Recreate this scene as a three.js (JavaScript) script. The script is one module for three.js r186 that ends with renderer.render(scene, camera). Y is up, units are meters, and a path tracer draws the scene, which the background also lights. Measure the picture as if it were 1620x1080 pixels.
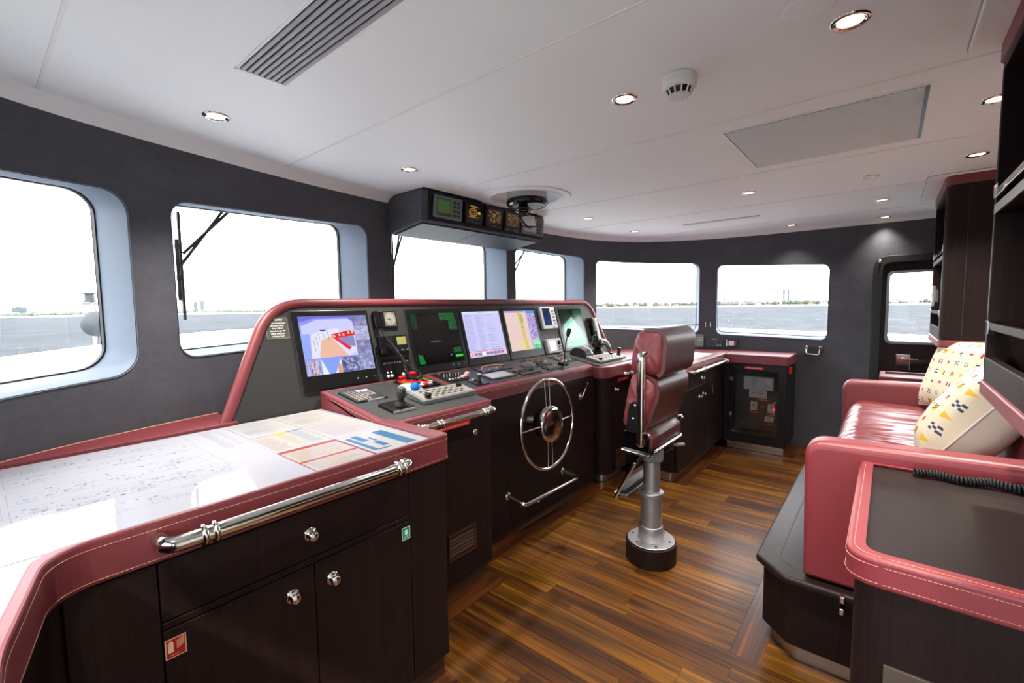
import * as THREE from 'three';
import { RoundedBoxGeometry } from 'three/addons/geometries/RoundedBoxGeometry.js';
import { mergeGeometries, toCreasedNormals } from 'three/addons/utils/BufferGeometryUtils.js';
import { ImprovedNoise } from 'three/addons/math/ImprovedNoise.js';
import { RectAreaLightUniformsLib } from 'three/addons/lights/RectAreaLightUniformsLib.js';
RectAreaLightUniformsLib.init();

// ---------- camera, sky, sun, exposure ----------
const scene = new THREE.Scene();
const FOCAL = 716, W0 = 1620, H0 = 1080;
const camera = new THREE.PerspectiveCamera(2 * Math.atan(H0 / 2 / FOCAL) * 180 / Math.PI, W0 / H0, 0.05, 8000);
{
  const yaw = 39.8 * Math.PI / 180, pitch = 4.4 * Math.PI / 180, roll = 0.8 * Math.PI / 180;
  const a = new THREE.Vector3(Math.cos(yaw), 0, -Math.sin(yaw)), up = new THREE.Vector3(0, 1, 0);
  const r = a.clone().cross(up);
  const F = a.clone().multiplyScalar(Math.cos(pitch)).addScaledVector(up, -Math.sin(pitch));
  const U = r.clone().cross(F);
  const R2 = r.clone().multiplyScalar(Math.cos(roll)).addScaledVector(U, -Math.sin(roll));
  const U2 = U.clone().multiplyScalar(Math.cos(roll)).addScaledVector(r, Math.sin(roll));
  camera.position.set(0, 1.45, 0);
  camera.quaternion.setFromRotationMatrix(new THREE.Matrix4().makeBasis(R2, U2, F.clone().negate()));
}
const EXPOSURE = 1.42, SKY = 6.5, LAMP = 6.4;
// a bright hazy overcast sky, a little bluer towards the zenith
{
  const w = 128, h = 64, d = new Float32Array(w * h * 4);
  for (let j = 0; j < h; j++) for (let i = 0; i < w; i++) {
    const el = (j / (h - 1) - 0.5) * Math.PI, k = Math.max(0, Math.sin(el));
    const o = (j * w + i) * 4, s = el < -0.02 ? 0.7 : 1;
    d[o] = SKY * (0.98 - 0.16 * k) * s; d[o + 1] = SKY * (0.99 - 0.1 * k) * s; d[o + 2] = SKY * (1.0 - 0.01 * k) * s; d[o + 3] = 1;
  }
  const t = new THREE.DataTexture(d, w, h, THREE.RGBAFormat, THREE.FloatType);
  t.mapping = THREE.EquirectangularReflectionMapping; t.magFilter = THREE.LinearFilter; t.colorSpace = THREE.LinearSRGBColorSpace; t.needsUpdate = true;
  scene.background = t;
}
const sun = new THREE.DirectionalLight(0xfff4e6, 5);
sun.position.set(-20, 24, 9); sun.target.position.set(2, 0, -2); sun.castShadow = true; sun.shadow.radius = 4;
Object.assign(sun.shadow.camera, { left: -12, right: 12, top: 12, bottom: -12, near: 1, far: 80 });
scene.add(sun, sun.target);

// ---------- helpers ----------
let seed = 12345;
const rnd = () => { seed = (seed * 1664525 + 1013904223) >>> 0; return seed / 4294967296; };
const noise = new ImprovedNoise();
const V = (x, y, z) => new THREE.Vector3(x, y, z);
const names = {};
const numbered = (n) => { const k = names[n] || 0; names[n] = k + 1; return k ? n + '_' + String(k).padStart(3, '0') : n; };
const bases = new Map();
// uv in metres by the dominant axis of each face; grain runs along v
function boxUV(g, grain = 'y') {
  g = g.index ? g.toNonIndexed() : g;
  if (!g.attributes.normal) g.computeVertexNormals();
  const p = g.attributes.position, uv = new Float32Array(p.count * 2), a = V(), b = V(), c = V(), n = V();
  for (let i = 0; i < p.count; i += 3) {
    a.fromBufferAttribute(p, i); b.fromBufferAttribute(p, i + 1); c.fromBufferAttribute(p, i + 2);
    n.copy(b).sub(a).cross(c.clone().sub(a));
    const x = Math.abs(n.x), y = Math.abs(n.y), z = Math.abs(n.z);
    [a, b, c].forEach((q, k) => {
      let u, v;
      if (y >= x && y >= z) { if (grain === 'z') { u = q.x; v = q.z; } else { u = q.z; v = q.x; } }
      else if (x >= z) { u = q.z; v = q.y; } else { u = q.x; v = q.y; }
      if (grain === 'x' && !(y >= x && y >= z)) { const t = u; u = v; v = t; }
      uv[(i + k) * 2] = u; uv[(i + k) * 2 + 1] = v;
    });
  }
  g.setAttribute('uv', new THREE.BufferAttribute(uv, 2));
  for (const k of Object.keys(g.attributes)) if (!['position', 'normal', 'uv'].includes(k)) g.deleteAttribute(k);
  return g;
}
const merged = (gs, grain) => { gs = (Array.isArray(gs) ? gs : [gs]).map((g) => boxUV(g, grain)); return gs.length > 1 ? mergeGeometries(gs) : gs[0]; };
function tag(o, label, category, group, kind) {
  if (label) o.userData.label = label;
  if (category) o.userData.category = category;
  if (group) o.userData.group = group;
  if (kind) o.userData.kind = kind;
  return o;
}
// a Group at the thing's base; world-space geometry given to its parts is moved to that base
function thing(name, label, category, base = [0, 0, 0], group, local = false) {
  const o = new THREE.Group(); o.name = numbered(name); o.position.set(...base); scene.add(o);
  bases.set(o, local ? [0, 0, 0] : base);
  return tag(o, label, category, group);
}
function part(name, gs, mat, parent, label, keepUV) {
  const b = bases.get(parent);
  let g = keepUV ? (Array.isArray(gs) ? mergeGeometries(gs.map((q) => q.index ? q.toNonIndexed() : q)) : gs.clone()) : merged(gs, mat.userData.grain);
  if (b[0] || b[1] || b[2]) g.translate(-b[0], -b[1], -b[2]);
  const m = new THREE.Mesh(g, mat); m.name = name; parent.add(m); bases.set(m, b);
  if (label) m.userData.label = label;
  return m;
}
function single(name, gs, mat, label, category, base, group, keepUV) {
  const g = keepUV ? gs : merged(gs, mat.userData.grain);
  if (base) g.translate(-base[0], -base[1], -base[2]);
  const m = new THREE.Mesh(g, mat); m.name = numbered(name); if (base) m.position.set(...base); scene.add(m); bases.set(m, base || [0, 0, 0]);
  return tag(m, label, category, group);
}
function struct(name, gs, mat, keepUV) {
  const m = new THREE.Mesh(keepUV ? gs : merged(gs, mat.userData.grain), mat); m.name = numbered(name); m.userData.kind = 'structure'; scene.add(m); bases.set(m, [0, 0, 0]); return m;
}
// geometry
function bx(x0, x1, y0, y1, z0, z1, r = 0.003, seg = 2) {
  const w = Math.abs(x1 - x0), h = Math.abs(y1 - y0), d = Math.abs(z1 - z0);
  r = Math.min(r, w / 2.01, h / 2.01, d / 2.01);
  const g = r > 0 ? new RoundedBoxGeometry(w, h, d, seg, r) : new THREE.BoxGeometry(w, h, d);
  return g.translate((x0 + x1) / 2, (y0 + y1) / 2, (z0 + z1) / 2);
}
function roundPath(pts, P = THREE.Shape) {  // pts [x, y, radius]
  const s = new P(), n = pts.length;
  for (let i = 0; i < n; i++) {
    const p = pts[i], a = pts[(i + n - 1) % n], b = pts[(i + 1) % n], r = p[2] || 0;
    const la = Math.hypot(a[0] - p[0], a[1] - p[1]), lb = Math.hypot(b[0] - p[0], b[1] - p[1]), k = Math.min(r, la * 0.49, lb * 0.49);
    const A = [p[0] + (a[0] - p[0]) / la * k, p[1] + (a[1] - p[1]) / la * k], B = [p[0] + (b[0] - p[0]) / lb * k, p[1] + (b[1] - p[1]) / lb * k];
    if (i === 0) s.moveTo(...A); else s.lineTo(...A);
    if (k > 0) s.quadraticCurveTo(p[0], p[1], B[0], B[1]);
  }
  s.closePath(); return s;
}
// plan polygon [x, z, r] extruded from y0 to y1
function prism(pts, y0, y1, bev = 0.003, holes = [], bs = 2) {
  const s = roundPath(pts.map(([x, z, r]) => [x, -z, r]));
  for (const h of holes) s.holes.push(roundPath(h.map(([x, z, r]) => [x, -z, r]), THREE.Path));
  const b = Math.min(bev, (y1 - y0) / 2.01);
  const g = new THREE.ExtrudeGeometry(s, { depth: y1 - y0 - 2 * b, bevelEnabled: b > 0, bevelSize: b, bevelThickness: b, bevelOffset: -b, bevelSegments: bs, curveSegments: 8 });
  return g.rotateX(-Math.PI / 2).translate(0, y0 + b, 0);
}
// profile [z, y, r] swept along x
function slabX(pts, x0, x1, bev = 0.003, bs = 2) {
  const s = roundPath(pts.map(([z, y, r]) => [-z, y, r])), b = Math.min(bev, (x1 - x0) / 2.01);
  const g = new THREE.ExtrudeGeometry(s, { depth: x1 - x0 - 2 * b, bevelEnabled: b > 0, bevelSize: b, bevelThickness: b, bevelOffset: -b, bevelSegments: bs, curveSegments: 8 });
  return g.rotateY(Math.PI / 2).translate(x0 + b, 0, 0);
}
// outline [x, y, r] extruded in z from z0 to z1
function slabZ(pts, z0, z1, bev = 0.002, holes = [], bs = 2) {
  const s = roundPath(pts); for (const h of holes) s.holes.push(roundPath(h, THREE.Path));
  const b = Math.min(bev, (z1 - z0) / 2.01);
  return new THREE.ExtrudeGeometry(s, { depth: z1 - z0 - 2 * b, bevelEnabled: b > 0, bevelSize: b, bevelThickness: b, bevelOffset: -b, bevelSegments: bs, curveSegments: 8 }).translate(0, 0, z0 + b);
}
const rect = (x0, x1, y0, y1, r = 0) => [[x0, y0, r], [x1, y0, r], [x1, y1, r], [x0, y1, r]];
function tube(pts, r, n = 48, rs = 10, closed = false, tension = 0.5) {
  return new THREE.TubeGeometry(new THREE.CatmullRomCurve3(pts.map((p) => V(...p)), closed, 'catmullrom', tension), n, r, rs, closed);
}
// straight pieces with rounded corners
function pipe(pts, r, bend = 0.03, rs = 12) {
  const path = new THREE.CurvePath(), P = pts.map((p) => V(...p)); let prev = P[0];
  for (let i = 1; i < P.length - 1; i++) {
    const a = P[i].clone().add(P[i - 1].clone().sub(P[i]).setLength(bend)), b = P[i].clone().add(P[i + 1].clone().sub(P[i]).setLength(bend));
    path.add(new THREE.LineCurve3(prev, a)); path.add(new THREE.QuadraticBezierCurve3(a, P[i], b)); prev = b;
  }
  path.add(new THREE.LineCurve3(prev, P[P.length - 1]));
  const out = [], segs = path.curves; let last = null;
  const ptsOut = [];
  for (const c of segs) { const n = c.isLineCurve3 ? 2 : 8; for (let k = 0; k <= n; k++) { const q = c.getPoint(k / n); if (!last || q.distanceTo(last) > 1e-5) { ptsOut.push(q); last = q; } } }
  const poly = new THREE.CatmullRomCurve3(ptsOut, false, 'centripetal');
  out.push(new THREE.TubeGeometry(poly, ptsOut.length * 3, r, rs));
  for (const q of [P[0], P[P.length - 1]]) out.push(new THREE.SphereGeometry(r * 0.999, rs, 8).translate(q.x, q.y, q.z));
  return out;
}
const AX = { x: V(1, 0, 0), y: V(0, 1, 0), z: V(0, 0, 1), '-x': V(-1, 0, 0), '-y': V(0, -1, 0), '-z': V(0, 0, -1) };
// lathe: profile [radius, height] along an axis from a point
function lathe(profile, at, axis = 'y', n = 28) {
  const g = new THREE.LatheGeometry(profile.map(([r, h]) => new THREE.Vector2(Math.max(r, 1e-4), h)), n);
  const d = axis.isVector3 ? axis.clone().normalize() : AX[axis];
  g.applyQuaternion(new THREE.Quaternion().setFromUnitVectors(V(0, 1, 0), d));
  return g.translate(...at);
}
const cyl = (r, len, at, axis = 'y', n = 20) => lathe([[0, 0], [r - 0.0005, 0], [r, 0.0005], [r, len - 0.0005], [r - 0.0005, len], [0, len]], at, axis, n);
const ring = (r, t, at, axis = 'y', n = 32) => { const g = new THREE.TorusGeometry(r, t, 10, n); g.applyQuaternion(new THREE.Quaternion().setFromUnitVectors(V(0, 0, 1), AX[axis])); return g.translate(...at); };
const rod = (a, b, r, n = 8) => { const A = V(...a), B = V(...b); return lathe([[0, 0], [r, 0], [r, A.distanceTo(B)], [0, A.distanceTo(B)]], a, B.clone().sub(A), n); };

// ---------- textures ----------
function canvasTex(w, h, draw, srgb = true) {
  const c = document.createElement('canvas'); c.width = w; c.height = h; const k = c.getContext('2d'); draw(k, w, h);
  const t = new THREE.CanvasTexture(c); if (srgb) t.colorSpace = THREE.SRGBColorSpace; t.magFilter = THREE.LinearFilter; return t;
}
function dataTex(w, h, f, srgb, rep) {
  const d = new Uint8Array(w * h * 4);
  for (let y = 0; y < h; y++) for (let x = 0; x < w; x++) { const c = f(x / w, y / h, x, y), o = (y * w + x) * 4; for (let i = 0; i < 3; i++) d[o + i] = Math.max(0, Math.min(255, c[i])); d[o + 3] = 255; }
  const t = new THREE.DataTexture(d, w, h); t.wrapS = t.wrapT = THREE.RepeatWrapping; t.magFilter = THREE.LinearFilter; if (srgb) t.colorSpace = THREE.SRGBColorSpace; if (rep) t.repeat.set(...rep); t.needsUpdate = true; return t;
}
// periodic streaks for wood: value 0..1
const hash = (i) => { const s = Math.sin(i * 127.1 + 11.3) * 43758.5453; return s - Math.floor(s); };
function streaks(w, h, cells, stretch) {
  const out = new Float32Array(w * h);
  for (const [cx, cy, amp] of cells) for (let y = 0; y < h; y++) for (let x = 0; x < w; x++) {
    const u = x / w * cx, v = y / h * cy, i = Math.floor(u), j = Math.floor(v), fu = u - i, fv = v - j, s = (t) => t * t * (3 - 2 * t);
    const q = (a, b) => hash(((a % cx) + cx) % cx * 57.3 + ((b % cy) + cy) % cy * 131.7 + cx * 7.1);
    out[y * w + x] += amp * ((q(i, j) * (1 - s(fu)) + q(i + 1, j) * s(fu)) * (1 - s(fv)) + (q(i, j + 1) * (1 - s(fu)) + q(i + 1, j + 1) * s(fu)) * s(fv));
  }
  return out;
}
const wengeS = streaks(256, 256, [[128, 6, 0.45], [48, 3, 0.35], [7, 2, 0.2]]);
const wengeMap = dataTex(256, 256, (u, v, x, y) => { const s = wengeS[y * 256 + x]; return [18 + 24 * s, 10 + 14 * s, 9 + 13 * s]; }, true, [3, 1.2]);
const teakS = streaks(256, 512, [[64, 5, 0.35], [18, 3, 0.4], [4, 2, 0.25]]);
const teakMap = dataTex(256, 512, (u, v, x, y) => { const s = Math.pow(teakS[y * 256 + x], 1.3); return [50 + 200 * s, 46 + 202 * s, 42 + 204 * s]; }, true, [3.3, 0.8]);
const grainS = streaks(256, 256, [[128, 128, 0.5], [64, 64, 0.3], [200, 200, 0.2]]);
const grainBump = dataTex(256, 256, (u, v, x, y) => { const s = grainS[y * 256 + x] * 255; return [s, s, s]; }, false, [12, 12]);
const brushS = streaks(64, 256, [[64, 3, 1]]);
const suedeS = streaks(256, 256, [[9, 9, 0.4], [40, 40, 0.3], [180, 180, 0.3]]);
const suedeMap = dataTex(256, 256, (u, v, x, y) => { const s = suedeS[y * 256 + x]; return [205 + 50 * s, 205 + 50 * s, 205 + 50 * s]; }, true, [1.1, 1.1]);

// ---------- materials ----------
const M = {};
const std = (name, color, rough, metal = 0, extra = {}) => { const m = new THREE.MeshStandardMaterial({ color, roughness: rough, metalness: metal, ...extra }); m.name = name; M[name] = m; return m; };
const phys = (name, o) => { const m = new THREE.MeshPhysicalMaterial(o); m.name = name; M[name] = m; return m; };
phys('wenge', { color: 0xffffff, map: wengeMap, roughness: 0.55, specularIntensity: 0.4, clearcoat: 0.06, clearcoatRoughness: 0.25 });
phys('wengeTop', { color: 0xffffff, map: wengeMap, roughness: 0.5, clearcoat: 0.1, clearcoatRoughness: 0.2, specularIntensity: 0.6 }); M.wengeTop.userData.grain = 'z';
phys('wengeX', { color: 0xffffff, map: wengeMap, roughness: 0.55, specularIntensity: 0.4, clearcoat: 0.06, clearcoatRoughness: 0.25 }); M.wengeX.userData.grain = 'x';
std('plinthWood', 0x6b4632, 0.4, 0, { map: teakMap }); M.plinthWood.userData.grain = 'x';
phys('leather', { color: 0x752f35, roughness: 0.45, bumpMap: grainBump, bumpScale: 0.0003, clearcoat: 0.15, clearcoatRoughness: 0.35 });
phys('leatherLit', { color: 0x842f36, roughness: 0.45, bumpMap: grainBump, bumpScale: 0.0003, clearcoat: 0.15, clearcoatRoughness: 0.35 });  // same leather, daylight on the near arm and side cabinet put into the colour
phys('leatherGloss', { color: 0x702426, roughness: 0.34, bumpMap: grainBump, bumpScale: 0.0003, clearcoat: 0.5, clearcoatRoughness: 0.28 });
phys('leatherDark', { color: 0x50201f, roughness: 0.4, bumpMap: grainBump, bumpScale: 0.0003, clearcoat: 0.35, clearcoatRoughness: 0.3 });
std('stitch', 0xd9a88c, 0.8);
std('chrome', 0xd8d4cc, 0.1, 1);
std('steel', 0xb9b7b4, 0.32, 1);
std('aluminium', 0xb8b9bc, 0.42, 0.85);
std('wall', 0x54555d, 0.9, 0, { map: suedeMap });
std('reveal', 0x6c7887, 0.7);
std('gasket', 0x1c1e21, 0.6);
std('ceiling', 0xeff3f2, 0.6);
std('ceilingGap', 0xe9e9e4, 0.7);
std('whitePlastic', 0xdcdcd8, 0.45);
std('white', 0xe8e8e6, 0.5);
std('black', 0x0b0b0d, 0.32);
std('blackGloss', 0x08080a, 0.08);
std('darkGrey', 0x2c2d2f, 0.5);
std('panelGrey', 0x2e2f2e, 0.5);
std('midGrey', 0x6c6f72, 0.5);
std('keyGrey', 0x8d8a82, 0.5);
std('lightGrey', 0xa9abad, 0.5);
std('greyLip', 0x7d8287, 0.5);
std('red', 0xb8131a, 0.45);
std('green', 0x0c7a4a, 0.5);
std('paper', 0xe4e3de, 0.7);
phys('tableWhite', { color: 0x94959f, roughness: 0.6, clearcoat: 0.5, clearcoatRoughness: 0.015 });
std('rubber', 0x121214, 0.6);
std('blueBall', 0x0a6fd0, 0.12);
std('silver', 0xb4b8bd, 0.3, 0.3);
std('slatGrey', 0xa2a2a4, 0.5);
std('acGrey', 0xdadedd, 0.55);
phys('glass', { color: 0xffffff, transmission: 1, thickness: 0, roughness: 0, ior: 1.45 });
phys('clearSheet', { color: 0xffffff, transmission: 1, thickness: 0, roughness: 0.02, ior: 1.48 });
phys('clearPlastic', { color: 0xf4f8fa, transmission: 0.9, thickness: 0, roughness: 0.08, ior: 1.49 });
const mapped = (name, t, rough = 0.6, extra = {}) => std(name, 0xffffff, rough, 0, { map: t, ...extra });
const screen = (name, t, k = 0.75) => std(name, 0x050506, 0.12, 0, { emissive: 0xffffff, emissiveMap: t, emissiveIntensity: k });
// a thin printed plate, centred, facing +z
function plate(w, h, t = 0.0016) {
  const g = new THREE.BoxGeometry(w, h, t); return g;
}
// lays a printed plate flat with its top edge towards -z
const flat = (w, d, t = 0.0012) => plate(w, d, t).rotateX(-Math.PI / 2);
// ---------- walls: one curve round the wheelhouse, port side aft to starboard side aft ----------
const YC = 2.19, T = 0.27;
const WP = [[-0.5, 0.9], [-0.5, 0.3], [-0.5, -0.4], [-0.5, -1.0], [-0.48, -1.35], [-0.36, -1.75], [-0.13, -2.08], [0.12, -2.24], [0.36, -2.33], [0.67, -2.41], [1.2, -2.52], [1.85, -2.6], [2.49, -2.63], [3.1, -2.62], [3.557, -2.59], [4.0, -2.545], [4.427, -2.45], [4.86, -2.19], [5.08, -1.87], [5.24, -1.42], [5.3, -0.95], [5.3, -0.4], [5.3, 0.3], [5.3, 0.9]];
const wc = new THREE.CatmullRomCurve3(WP.map(([x, z]) => V(x, 0, z)), false, 'centripetal');
const NS = 4000, wpts = [], wlen = [0];
for (let i = 0; i <= NS; i++) { wpts.push(wc.getPoint(i / NS)); if (i) wlen.push(wlen[i - 1] + wpts[i].distanceTo(wpts[i - 1])); }
const SL = wlen[NS];
function W(s, d = 0) {  // plan point at arc length s, d metres outwards
  s = Math.max(0, Math.min(SL, s));
  let a = 0, b = NS; while (b - a > 1) { const m = (a + b) >> 1; if (wlen[m] <= s) a = m; else b = m; }
  const f = (s - wlen[a]) / (wlen[b] - wlen[a]), p = wpts[a].clone().lerp(wpts[b], f), i = Math.max(3, Math.min(NS - 3, a)), t = wpts[i + 3].clone().sub(wpts[i - 3]).normalize();
  return [p.x + t.z * d, p.z - t.x * d];
}
function sAt(x, z) { let best = 1e9, k = 0; for (let i = 0; i <= NS; i++) { const q = (wpts[i].x - x) ** 2 + (wpts[i].z - z) ** 2; if (q < best) { best = q; k = i; } } return wlen[k]; }
// openings: start, end in plan; bottom and top heights at each end; corner radius; splay of the glass
const OPEN = [
  { w: 'window', a: [-0.3, -1.88], b: [0.435, -2.35], yb: [1.14, 1.205], yt: [1.9, 1.925], r: 0.09, sp: 0.0 },
  { w: 'window', a: [0.592, -2.39], b: [1.66, -2.58], yb: [1.245, 1.275], yt: [1.925, 1.972], r: 0.07, sp: 0.035 },
  { w: 'window', a: [1.86, -2.6], b: [3.085, -2.62], yb: [1.27, 1.27], yt: [1.978, 1.99], r: 0.07, sp: 0.035 },
  { w: 'window', a: [3.205, -2.61], b: [4.215, -2.5], yb: [1.26, 1.23], yt: [1.985, 1.955], r: 0.07, sp: 0.035 },
  { w: 'window', a: [4.4, -2.46], b: [5.185, -1.62], yb: [1.2, 1.125], yt: [1.94, 1.893], r: 0.07, sp: 0.02 },
  { w: 'window', a: [5.245, -1.45], b: [5.3, -0.455], yb: [1.118, 1.085], yt: [1.862, 1.81], r: 0.06, sp: 0.0 },
  { w: 'door', a: [5.3, -0.1], b: [5.3, 0.68], yb: [0.0, 0.0], yt: [1.84, 1.84], r: 0.09, sp: 0 },
  { w: 'door', a: [-0.5, 0.74], b: [-0.5, -0.04], yb: [0, 0], yt: [1.86, 1.86], r: 0.09, sp: 0 },  // unseen open port doorway, added to let daylight in
  { w: 'window', a: [-0.5, -0.2], b: [-0.48, -1.3], yb: [1.085, 1.118], yt: [1.81, 1.862], r: 0.06, sp: 0 },  // unseen port window mirrored from starboard, added for daylight
];
for (const o of OPEN) { o.s0 = sAt(...o.a); o.s1 = sAt(...o.b); if (o.s0 > o.s1) [o.s0, o.s1] = [o.s1, o.s0]; }
const holeY = (o, s) => {
  const f = (s - o.s0) / (o.s1 - o.s0), yb = o.yb[0] + (o.yb[1] - o.yb[0]) * f, yt = o.yt[0] + (o.yt[1] - o.yt[0]) * f;
  const e = Math.min(s - o.s0, o.s1 - s), q = e < o.r ? o.r - Math.sqrt(Math.max(0, o.r * o.r - (o.r - e) ** 2)) : 0;
  return [o.w === 'door' ? 0 : yb + q, yt - q];
};
const sGrid = (o) => { const out = [], n = 6; for (let i = 0; i <= n; i++) { const e = o.r * (1 - Math.cos(i / n * Math.PI / 2)); out.push(o.s0 + e, o.s1 - e); } const m = Math.max(2, Math.round((o.s1 - o.s0 - 2 * o.r) / 0.05)); for (let i = 1; i < m; i++) out.push(o.s0 + o.r + (o.s1 - o.s0 - 2 * o.r) * i / m); return [...new Set(out.map((v) => +v.toFixed(6)))].sort((p, q) => p - q); };
class Tri { constructor() { this.p = []; this.uv = []; } quad(a, b, c, d) { this.p.push(...a, ...b, ...c, ...a, ...c, ...d); } geo() { const g = new THREE.BufferGeometry(); g.setAttribute('position', new THREE.Float32BufferAttribute(this.p, 3)); g.computeVertexNormals(); return g; } }
const at3 = (s, y, d) => { const [x, z] = W(s, d); return [x, y, z]; };
{
  let ss = []; for (let s = 0; s <= SL; s += 0.06) ss.push(s); ss.push(SL);
  for (const o of OPEN) { ss = ss.filter((s) => s < o.s0 - 0.01 || s > o.s1 + 0.01); ss.push(...sGrid(o)); }
  ss = [...new Set(ss.map((v) => +v.toFixed(6)))].sort((a, b) => a - b);
  const Y0 = 0, Y1 = YC + 0.06;
  const build = (lo, hi) => {
    const t = new Tri();
    for (let i = 0; i + 1 < ss.length; i++) {
      const a = ss[i], b = ss[i + 1]; if (a < lo - 1e-6 || b > hi + 1e-6) continue;
      const o = OPEN.find((q) => a >= q.s0 - 1e-6 && b <= q.s1 + 1e-6);
      const bands = o ? [[[Y0, Y0], [holeY(o, a)[0], holeY(o, b)[0]]], [[holeY(o, a)[1], holeY(o, b)[1]], [Y1, Y1]]] : [[[Y0, Y0], [Y1, Y1]]];
      for (const [l, h] of bands) {
        if (h[0] - l[0] < 1e-4 && h[1] - l[1] < 1e-4) continue;
        t.quad(at3(a, l[0], 0), at3(b, l[1], 0), at3(b, h[1], 0), at3(a, h[0], 0));
        const e = o && o.w === 'window' && h[0] === Y1 ? 0.045 : 0; t.quad(at3(b, l[1] + e, T), at3(a, l[0] + e, T), at3(a, h[0], T), at3(b, h[1], T));
      }
    }
    const cap = (s, f) => { const q = [at3(s, Y0, 0), at3(s, Y1, 0), at3(s, Y1, T), at3(s, Y0, T)]; if (f) q.reverse(); t.quad(...q); };
    cap(lo, true); cap(hi, false);
    return toCreasedNormals(t.geo(), 0.6);
  };
  const near = (s) => ss.reduce((p, q) => (Math.abs(q - s) < Math.abs(p - s) ? q : p));
  const sp = near(sAt(-0.5, -1.42) + 0.05), st = near(sAt(5.3, -0.3));
  struct('wall_port', build(0, sp), M.wall);
  struct('wall_front', build(sp, st), M.wall);
  struct('wall_starboard', build(st, SL), M.wall);
  struct('wall_aft', bx(-0.77, 5.57, 0, YC + 0.06, 0.9, 1.05, 0), M.ceiling);  // unseen aft wall, made ceiling-pale to bounce light forward
}
// windows: lining, gasket and pane
function ringOf(o, d, k, sy) {  // loop round an opening at depth d, drawn in by k metres at the ends and sy at top and bottom
  const g = sGrid(o), c = (o.s0 + o.s1) / 2, hw = (o.s1 - o.s0) / 2, ks = (hw - k) / hw, out = [];
  const pt = (s, top) => { const [yb, yt] = holeY(o, s), up = sy > 0 ? 0.042 : 0; return at3(c + (s - c) * ks, top ? yt - sy + up : yb + sy, d); };
  for (const s of g) out.push(pt(s, false));
  for (const s of g.slice().reverse()) out.push(pt(s, true));
  return out;
}
let wn = 0;
for (const o of OPEN) {
  if (o.w !== 'window') continue;
  const root = new THREE.Group(); root.name = 'window_' + (++wn); root.userData.kind = 'structure'; scene.add(root); bases.set(root, [0, 0, 0]);
  const A = ringOf(o, -0.004, -0.004, -0.004), A2 = ringOf(o, 0.012, 0, 0), B = ringOf(o, T - 0.03, o.sp, 0.012), t = new Tri();
  for (const [P, Q] of [[A, A2], [A2, B]]) for (let i = 0; i < P.length; i++) { const j = (i + 1) % P.length; t.quad(P[i], Q[i], Q[j], P[j]); }
  part('window_lining', toCreasedNormals(t.geo(), 0.7), M.reveal, root);
  const tg = new Tri(), G = [ringOf(o, T - 0.04, o.sp - 0.002, 0.01), ringOf(o, T - 0.04, o.sp + 0.005, 0.017), ringOf(o, T - 0.02, o.sp + 0.005, 0.017)];
  for (let k = 0; k < 2; k++) for (let i = 0; i < G[0].length; i++) { const j = (i + 1) % G[0].length; tg.quad(G[k][i], G[k + 1][i], G[k + 1][j], G[k][j]); }
  part('gasket', tg.geo(), M.gasket, root);
  const P = ringOf(o, T - 0.028, o.sp + 0.004, 0.016), n = P.length / 2, tp = new Tri();
  for (let i = 0; i + 1 < n; i++) tp.quad(P[i], P[i + 1], P[2 * n - 2 - i], P[2 * n - 1 - i]);
  part('pane', tp.geo(), M.glass, root);
}
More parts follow.
